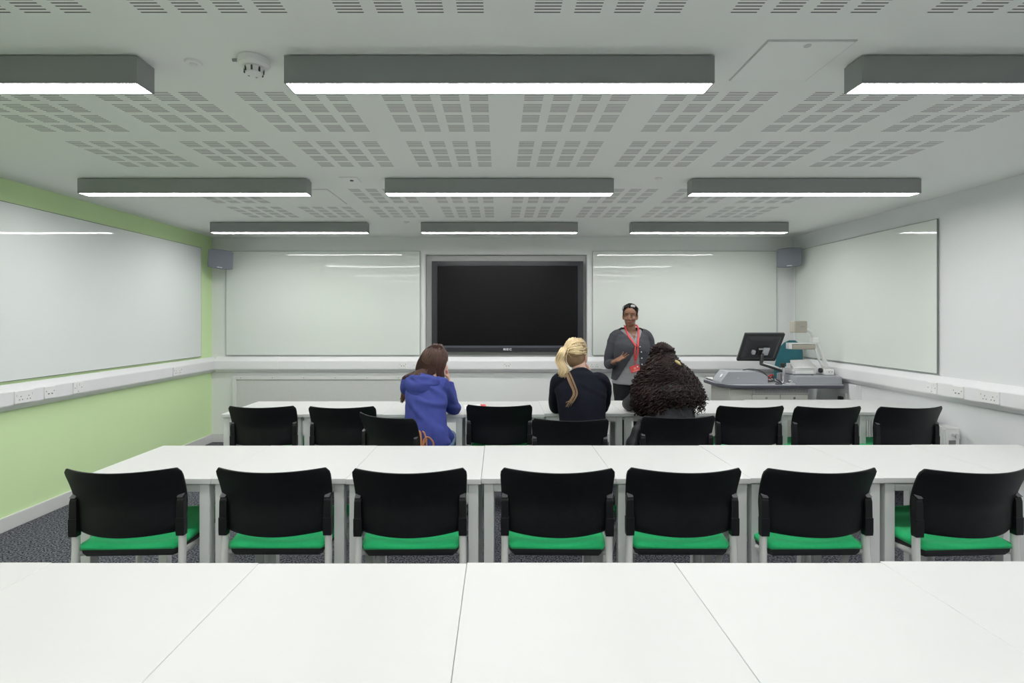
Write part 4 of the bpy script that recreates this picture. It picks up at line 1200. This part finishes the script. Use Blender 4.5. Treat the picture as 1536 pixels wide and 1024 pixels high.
# ---- blonde woman
def blonde_woman():
    root = thing('person', 'seated woman with blonde ponytail in black top', 'person', (.565, 3.47, 0))
    H = frame((-.008, .205, 1.178), (.55, 1, -.03))
    RS, LS = Vector((.148, .10, 1.0)), Vector((-.143, .10, 1.0))
    RE, RW = Vector((.205, .395, .775)), Vector((.115, .33, 1.02))
    LE, LW = Vector((-.135, .395, .775)), Vector((.02, .62, .775))
    bm = bmesh.new(); head_shells(bm, H)
    loft(bm, [(0, .10, .98), (0, .135, 1.05), (.0, .18, 1.13)], [(.085, .055), (.050, .05), (.05, .052)])
    loft(bm, [(0, 0, .56), (0, .03, .75), (0, .08, .92), (0, .11, 1.02)], [(.13, .09), (.12, .085), (.13, .075), (.07, .05)])
    for s_, e_, w_ in ((RS, RE, RW), (LS, LE, LW)): loft(bm, [s_, e_, w_], [.038, .032, .022], sub=6)
    hand_shells(bm, RW, (-.35, -.1, 1), (-1, .1, -.2), 1, (.35, .38, .4, .45), .06, .92)
    hand_shells(bm, LW, (.8, .5, .03), (0, 0, -1), -1, (.12, .12, .12, .14), .08, .92)
    seated_legs(bm, .56, (0, 1), .72)
    finish_body(bm, root, H, MT['skin'], MT['lip'])
    bm = bmesh.new(); legs = seated_legs(bm, .565, (0, 1), 1.0); loft(bm, [(0, -.02, .50), (0, -.01, .57), (0, .01, .66)], [(.16, .12), (.17, .13), (.14, .10)])
    mesh_part('trousers', remeshed(bm, .009, 4), MT['denim_dark'], root)
    for an, f in legs: link('shoe', shoe_bm((an.x, an.y, 0), (an.x, an.y+.2, 0)), MT['shoe'], root, smooth=True)
    bm = bmesh.new()
    loft(bm, [(0, -.015, .59), (0, -.01, .66), (0, .01, .76), (0, .035, .86), (0, .065, .95), (0, .09, 1.015), (0, .115, 1.055), (0, .13, 1.072)],
         [(.165, .13), (.158, .125), (.156, .118), (.168, .112), (.178, .10), (.155, .08), (.090, .062), (.058, .055)], n=26)
    for s_, e_, w_, tip in ((RS, RE, RW, .72), (LS, LE, LW, .9)):
        m1 = (s_+e_)/2+Vector((.012 if s_.x > 0 else -.012, -.02, 0)); w2 = e_.lerp(w_, tip)
        loft(bm, [s_*.6+Vector((0, .045, .42)), s_, m1, e_, e_.lerp(w_, .4), w2], [.055, .062, .056, .050, .042, .036], sub=6)
    mesh_part('jumper', remeshed(bm, .0065, 5, wrinkle(.004, 8, 4)), MT['black_knit'], root)
    # hair combed back into a ponytail
    tie = H @ Vector((-.045, -.100, .035))
    bm = bmesh.new()
    ellipsoid(bm, (0, -.020, .040), (.081, .098, .088), H, 30, 20); ellipsoid(bm, (0, -.045, -.012), (.074, .066, .072), H, 24, 16)
    mesh_part('hair', remeshed(bm, .007, 4), MT['blonde_dark'], root)
    bm = bmesh.new(); bmd = bmesh.new(); rnd = random.Random(5); tl = Vector((-.045, -.100, .035))
    for k in range(380):
        th = rnd.uniform(-2.5, 2.5); z = rnd.uniform(-.05, .135)
        c = math.sqrt(max(.05, 1-((z-.04)/.10)**2))
        st = Vector((math.sin(th)*.083*c, -.02-.1*math.cos(th)*c, z))
        mm = (st+tl)/2; dv = mm-Vector((0, -.02, .035))
        sc = Vector((dv.x/.085, dv.y/.102, dv.z/.092)).length
        mm = Vector((0, -.02, .035))+dv/max(.3, sc)*1.0
        strand(bmd if z < .015 and rnd.random() < .85 else bm, [H @ st, H @ mm, H @ (tl+Vector((rnd.uniform(-.008, .008), 0, rnd.uniform(-.008, .008))))], .0038, .003, 4, 5)
    link('hair_strands', bm, MT['blonde'], root, smooth=True); link('nape_hair', bmd, MT['blonde_dark'], root, smooth=True)
    bm = bmesh.new()
    for k in range(230):
        u, v, w = rnd.gauss(0, .5), rnd.gauss(0, .5), rnd.random()
        p = [tie+Vector((.004*u, .004*v, .004*u)), tie+Vector((-.022+.020*u, -.045+.012*v, .012+.012*v)), tie+Vector((-.045+.024*u, -.055+.014*v, -.06)),
             Vector((-.118+.026*u, .055+.016*v, 1.10)), Vector((-.130+.022*u, .045+.014*v, 1.035+.04*w))]
        strand(bm, p, .0042, .0016, 4, 5)
    link('ponytail', bm, MT['blonde'], root, smooth=True)
    bm = bmesh.new()
    for k in range(16):
        u, v = rnd.uniform(-1, 1), rnd.uniform(-1, 1)
        p = [(-.10+.02*u, .05, 1.085), (-.075+.022*u, -.012+.004*v, 1.01), (-.058+.018*u, -.058+.003*v, .95), (-.082+.02*u, -.078+.003*v, .905), (-.105+.026*u, -.088+.003*v, .875+.02*v)]
        strand(bm, p, .0021, .0010, 4, 5)
    link('loose_strands', bm, MT['blonde_dark'], root, smooth=True)
    bm = bmesh.new(); bmesh.ops.create_uvsphere(bm, u_segments=16, v_segments=10, radius=.017, matrix=Matrix.Translation(tie+Vector((-.006, -.012, .004))))
    link('hair_band', bm, MT['blonde'], root, smooth=True)
blonde_woman()

# ---- woman with curly hair
def curly_woman():
    root = thing('person', 'seated woman with big curly black hair seen from behind', 'person', (1.20, 3.56, 0))
    H = frame((.01, .20, 1.075), (-.15, 1, -.35))
    RS, LS = Vector((.150, .10, .93)), Vector((-.150, .10, .93))
    RE, RW = Vector((.19, .40, .785)), Vector((.05, .58, .785))
    LE, LW = Vector((-.19, .40, .785)), Vector((-.04, .63, .785))
    bm = bmesh.new(); head_shells(bm, H)
    loft(bm, [(0, .08, .90), (0, .12, .97), (.0, .17, 1.03)], [(.085, .055), (.050, .05), (.05, .052)])
    loft(bm, [(0, 0, .56), (0, .03, .70), (0, .07, .85), (0, .10, .94)], [(.13, .09), (.12, .085), (.13, .075), (.07, .05)])
    for s_, e_, w_ in ((RS, RE, RW), (LS, LE, LW)): loft(bm, [s_, e_, w_], [.038, .032, .022], sub=6)
    hand_shells(bm, RW, (-.8, .5, .0), (0, 0, -1), 1, (.12, .12, .12, .14), .08, .92)
    hand_shells(bm, LW, (.8, .5, .0), (0, 0, -1), -1, (.12, .12, .12, .14), .08, .92)
    seated_legs(bm, .56, (0, 1), .72)
    finish_body(bm, root, H, MT['skin_dark'], MT['lip_dark'])
    bm = bmesh.new(); legs = seated_legs(bm, .565, (0, 1), 1.0); loft(bm, [(0, -.02, .50), (0, -.01, .57), (0, .01, .66)], [(.16, .12), (.17, .13), (.14, .10)])
    mesh_part('trousers', remeshed(bm, .009, 4), MT['black_cloth'], root)
    for an, f in legs: link('shoe', shoe_bm((an.x, an.y, 0), (an.x, an.y+.2, 0)), MT['shoe'], root, smooth=True)
    bm = bmesh.new()
    loft(bm, [(0, -.02, .60), (0, -.015, .68), (0, .01, .78), (0, .05, .88), (0, .085, .945), (0, .115, .99)],
         [(.165, .13), (.160, .125), (.165, .118), (.17, .11), (.15, .085), (.065, .055)], n=26)
    for s_, e_, w_, tip in ((RS, RE, RW, .85), (LS, LE, LW, .85)):
        m1 = (s_+e_)/2; w2 = e_.lerp(w_, tip)
        loft(bm, [s_*.6+Vector((0, .04, .38)), s_, m1, e_, e_.lerp(w_, .4), w2], [.055, .062, .058, .052, .044, .038], sub=6)
    mesh_part('jacket', remeshed(bm, .0065, 5, wrinkle(.005, 12, 9)), MT['jacket'], root)
    # hair: core volume and helical curls
    def helix(bm, pts, hr, pitch, r, ph, steps=7):
        P = catmull(pts, 10); Ls = [0]
        for a, b in zip(P, P[1:]): Ls.append(Ls[-1]+(b-a).length)
        tot = Ls[-1]; n = max(8, int(tot/pitch*steps)); out = []; j = 0
        side = None
        for i in range(n+1):
            sl = tot*i/n
            while j < len(Ls)-2 and Ls[j+1] < sl: j += 1
            f = (sl-Ls[j])/max(1e-6, Ls[j+1]-Ls[j]); p = P[j].lerp(P[j+1], f); t = (P[j+1]-P[j]).normalized()
            s = Vector((.3, .9, .3)) if side is None else side
            s = (s-t*s.dot(t)).normalized(); side = s; o = t.cross(s)
            a = ph+2*PI*sl/pitch; q = min(1, sl/.05)
            out.append(p+(s*math.cos(a)+o*math.sin(a))*hr*q)
        strand(bm, out, r, r*.7, 4, 1)
    bm = bmesh.new()
    ellipsoid(bm, (0, -.02, .035), (.092, .108, .095), H, 24, 16)
    ellipsoid(bm, (.0, .13, .99), (.17, .11, .11)); ellipsoid(bm, (-.02, .10, .90), (.205, .10, .10)); ellipsoid(bm, (-.17, .12, .83), (.07, .07, .09)); ellipsoid(bm, (.16, .12, .88), (.07, .07, .09))
    mesh_part('hair', remeshed(bm, .010, 3, lambda c: .012*noise.noise(c*40)), MT['curl_base'], root)
    bm = bmesh.new(); rnd = random.Random(11)
    crown = H @ Vector((.04, -.075, .085))
    for k in range(430):
        th = rnd.uniform(-1.0, 1.0)           # -1 left .. 1 right around the back
        an = th*2.0
        depth = rnd.random()
        st = H @ Vector((math.sin(an)*.075, -.02-.085*math.cos(an), .06+.05*rnd.random()))
        wide = .225 if th < 0 else .225
        x1 = math.sin(an)*(.10+.05*rnd.random()) if abs(th) < .8 else math.copysign(.13+.05*rnd.random(), th)
        mx_ = th*(wide+.045*rnd.random()) + .0
        yb = .115 - .155*math.cos(th*1.45)*(.75+.3*rnd.random())
        zend = (.76+.10*rnd.random()) if th < -.35 else ((.835+.10*rnd.random()) if th < .45 else (.79+.13*rnd.random()))
        zend += .06*(depth > .7)
        p = [st, Vector((x1*.9, .16-.13*math.cos(an*.8), 1.09-.02*rnd.random())), Vector(((x1+mx_)/2*1.12, (.16+yb)/2-.04*math.cos(an*.7), 1.0-.03*rnd.random())),
             Vector((mx_*1.03, yb-.045*math.cos(th*1.2), .92-.04*rnd.random())), Vector((mx_+rnd.uniform(-.03, .03), yb-.098*math.cos(th*1.25), zend))]
        helix(bm, p, rnd.uniform(.010, .016), rnd.uniform(.036, .055), rnd.uniform(.0038, .0056), rnd.random()*6.28)
    for k in range(9):   # loose wisps on the right
        x = .22+.05*rnd.random(); z = .82+.12*rnd.random()
        helix(bm, [(.13, .10, .98), (x-.05, .10, min(.96, z+.07)), (x, .11, z-.02), (x+.02*rnd.random(), .11, z-.08)], .009, .03, .0017, rnd.random()*6)
    link('curls', bm, MT['curl'], root, smooth=True)
    # gathered top section
    bm = bmesh.new(); bc = H @ Vector((-.015, -.055, .125))
    for k in range(130):
        a = rnd.uniform(0, 2*PI); rr = rnd.uniform(.3, 1)
        p = [bc+Vector((math.cos(a)*.10*rr, math.sin(a)*.08*rr, -.035)), bc+Vector((math.cos(a+.5)*.085*rr, math.sin(a+.5)*.065*rr, .034-.024*rr)), bc+Vector((math.cos(a+1.3)*.05*rr, math.sin(a+1.3)*.04*rr, .066-.03*rr)), bc+Vector((.05+.01*math.cos(a), -.06, .01))]
        helix(bm, p, .0075, .03, .0042, rnd.random()*6)
    link('top_curls', bm, MT['curl'], root, smooth=True)
    bm = bmesh.new()
    tp = Vector((.055, .030, 1.140))
    bmesh.ops.create_uvsphere(bm, u_segments=14, v_segments=8, radius=1, matrix=Matrix.Translation(tp) @ Matrix.Rotation(.6, 4, 'Y') @ Matrix.Diagonal((.022, .014, .010, 1)))
    bmesh.ops.create_uvsphere(bm, u_segments=14, v_segments=8, radius=1, matrix=Matrix.Translation(tp+Vector((.006, -.004, -.008))) @ Matrix.Rotation(.6, 4, 'Y') @ Matrix.Diagonal((.020, .012, .007, 1)))
    link('hair_tie', bm, MT['gold'], root, smooth=True)
curly_woman()

# ---- coat over the curly woman's chair, handbag strap on the blue woman's chair
ct = thing('padded_coat', 'dark padded coat bundled at the left side of the curly woman\'s chair', 'coat', (.915, 3.50, 0))
bm = bmesh.new()
loft(bm, [(.045, .0, .74), (.02, -.02, .68), (-.01, -.03, .60), (-.03, -.03, .50), (-.02, -.02, .36), (0, 0, .25)], [(.018, .03), (.028, .05), (.038, .07), (.05, .08), (.06, .09), (.05, .06)], sub=6, dome=True)
mesh_part('sleeve', remeshed(bm, .007, 3, lambda c: .0035*math.sin(c.z*75)), MT['jacket'], ct)
bm = bmesh.new(); ribs = [(.05, -.03, .73), (.035, -.075, .64), (.03, -.10, .54), (.035, -.10, .40)]
loft(bm, ribs, [(.006, .012)]*4, sub=5); link('piping', bm, MT['grey_plastic'], ct, smooth=True)

hb = thing('handbag', 'tan leather handbag with looped strap hanging beside the woman in blue', 'handbag', (-.56, 3.36, 0))
def strap(pts, w=.014, t_=.005):
    bm = bmesh.new(); loft(bm, pts, [(w, t_)]*len(pts), ref=(.3, 1, 0), n=8, sub=8)
    link('strap', bm, MT['tan'], hb, smooth=True)
strap([(.055, -.055, .50), (.062, -.055, .60), (.072, -.05, .66), (.098, -.045, .675), (.128, -.045, .645), (.125, -.045, .605), (.09, -.045, .60), (.07, -.048, .63), (.09, -.05, .665)])
strap([(.05, -.06, .47), (.055, -.06, .60), (.050, -.05, .69), (.03, -.02, .71), (-.02, .0, .66)], .012)
strap([(.082, -.06, .46), (.085, -.058, .56), (.088, -.055, .645), (.075, -.05, .70), (.06, -.045, .715)], .006)
bm = bmesh.new(); loft(bm, [(-.02, .0, .475), (-.02, .0, .53), (-.01, 0, .60)], [(.10, .045), (.11, .05), (.08, .02)], ref=(.87, -.5, 0), sub=5, dome=False)
bb = link('bag_body', bm, MT['tan'], hb, smooth=True)

# ------------------------------------------------------------------ camera and world
cam = bpy.data.cameras.new('camera'); co = bpy.data.objects.new('camera', cam); COL.objects.link(co)
co.location = (0, 0, 1.45); co.rotation_euler = (PI/2, 0, 0)
cam.sensor_width = 36; cam.lens = 36*765/1536
cam.shift_x = (768-749)/1536; cam.shift_y = -(512-477)/1536
cam.clip_start = .05
scene.camera = co
wd = bpy.data.worlds.new('world'); scene.world = wd; wd.use_nodes = True
wd.node_tree.nodes['Background'].inputs['Color'].default_value = (.9, .95, 1, 1)
wd.node_tree.nodes['Background'].inputs['Strength'].default_value = .3
scene.view_settings.view_transform = 'Standard'
scene.view_settings.look = 'None'
scene.view_settings.exposure = 0
scene.view_settings.gamma = 1.1
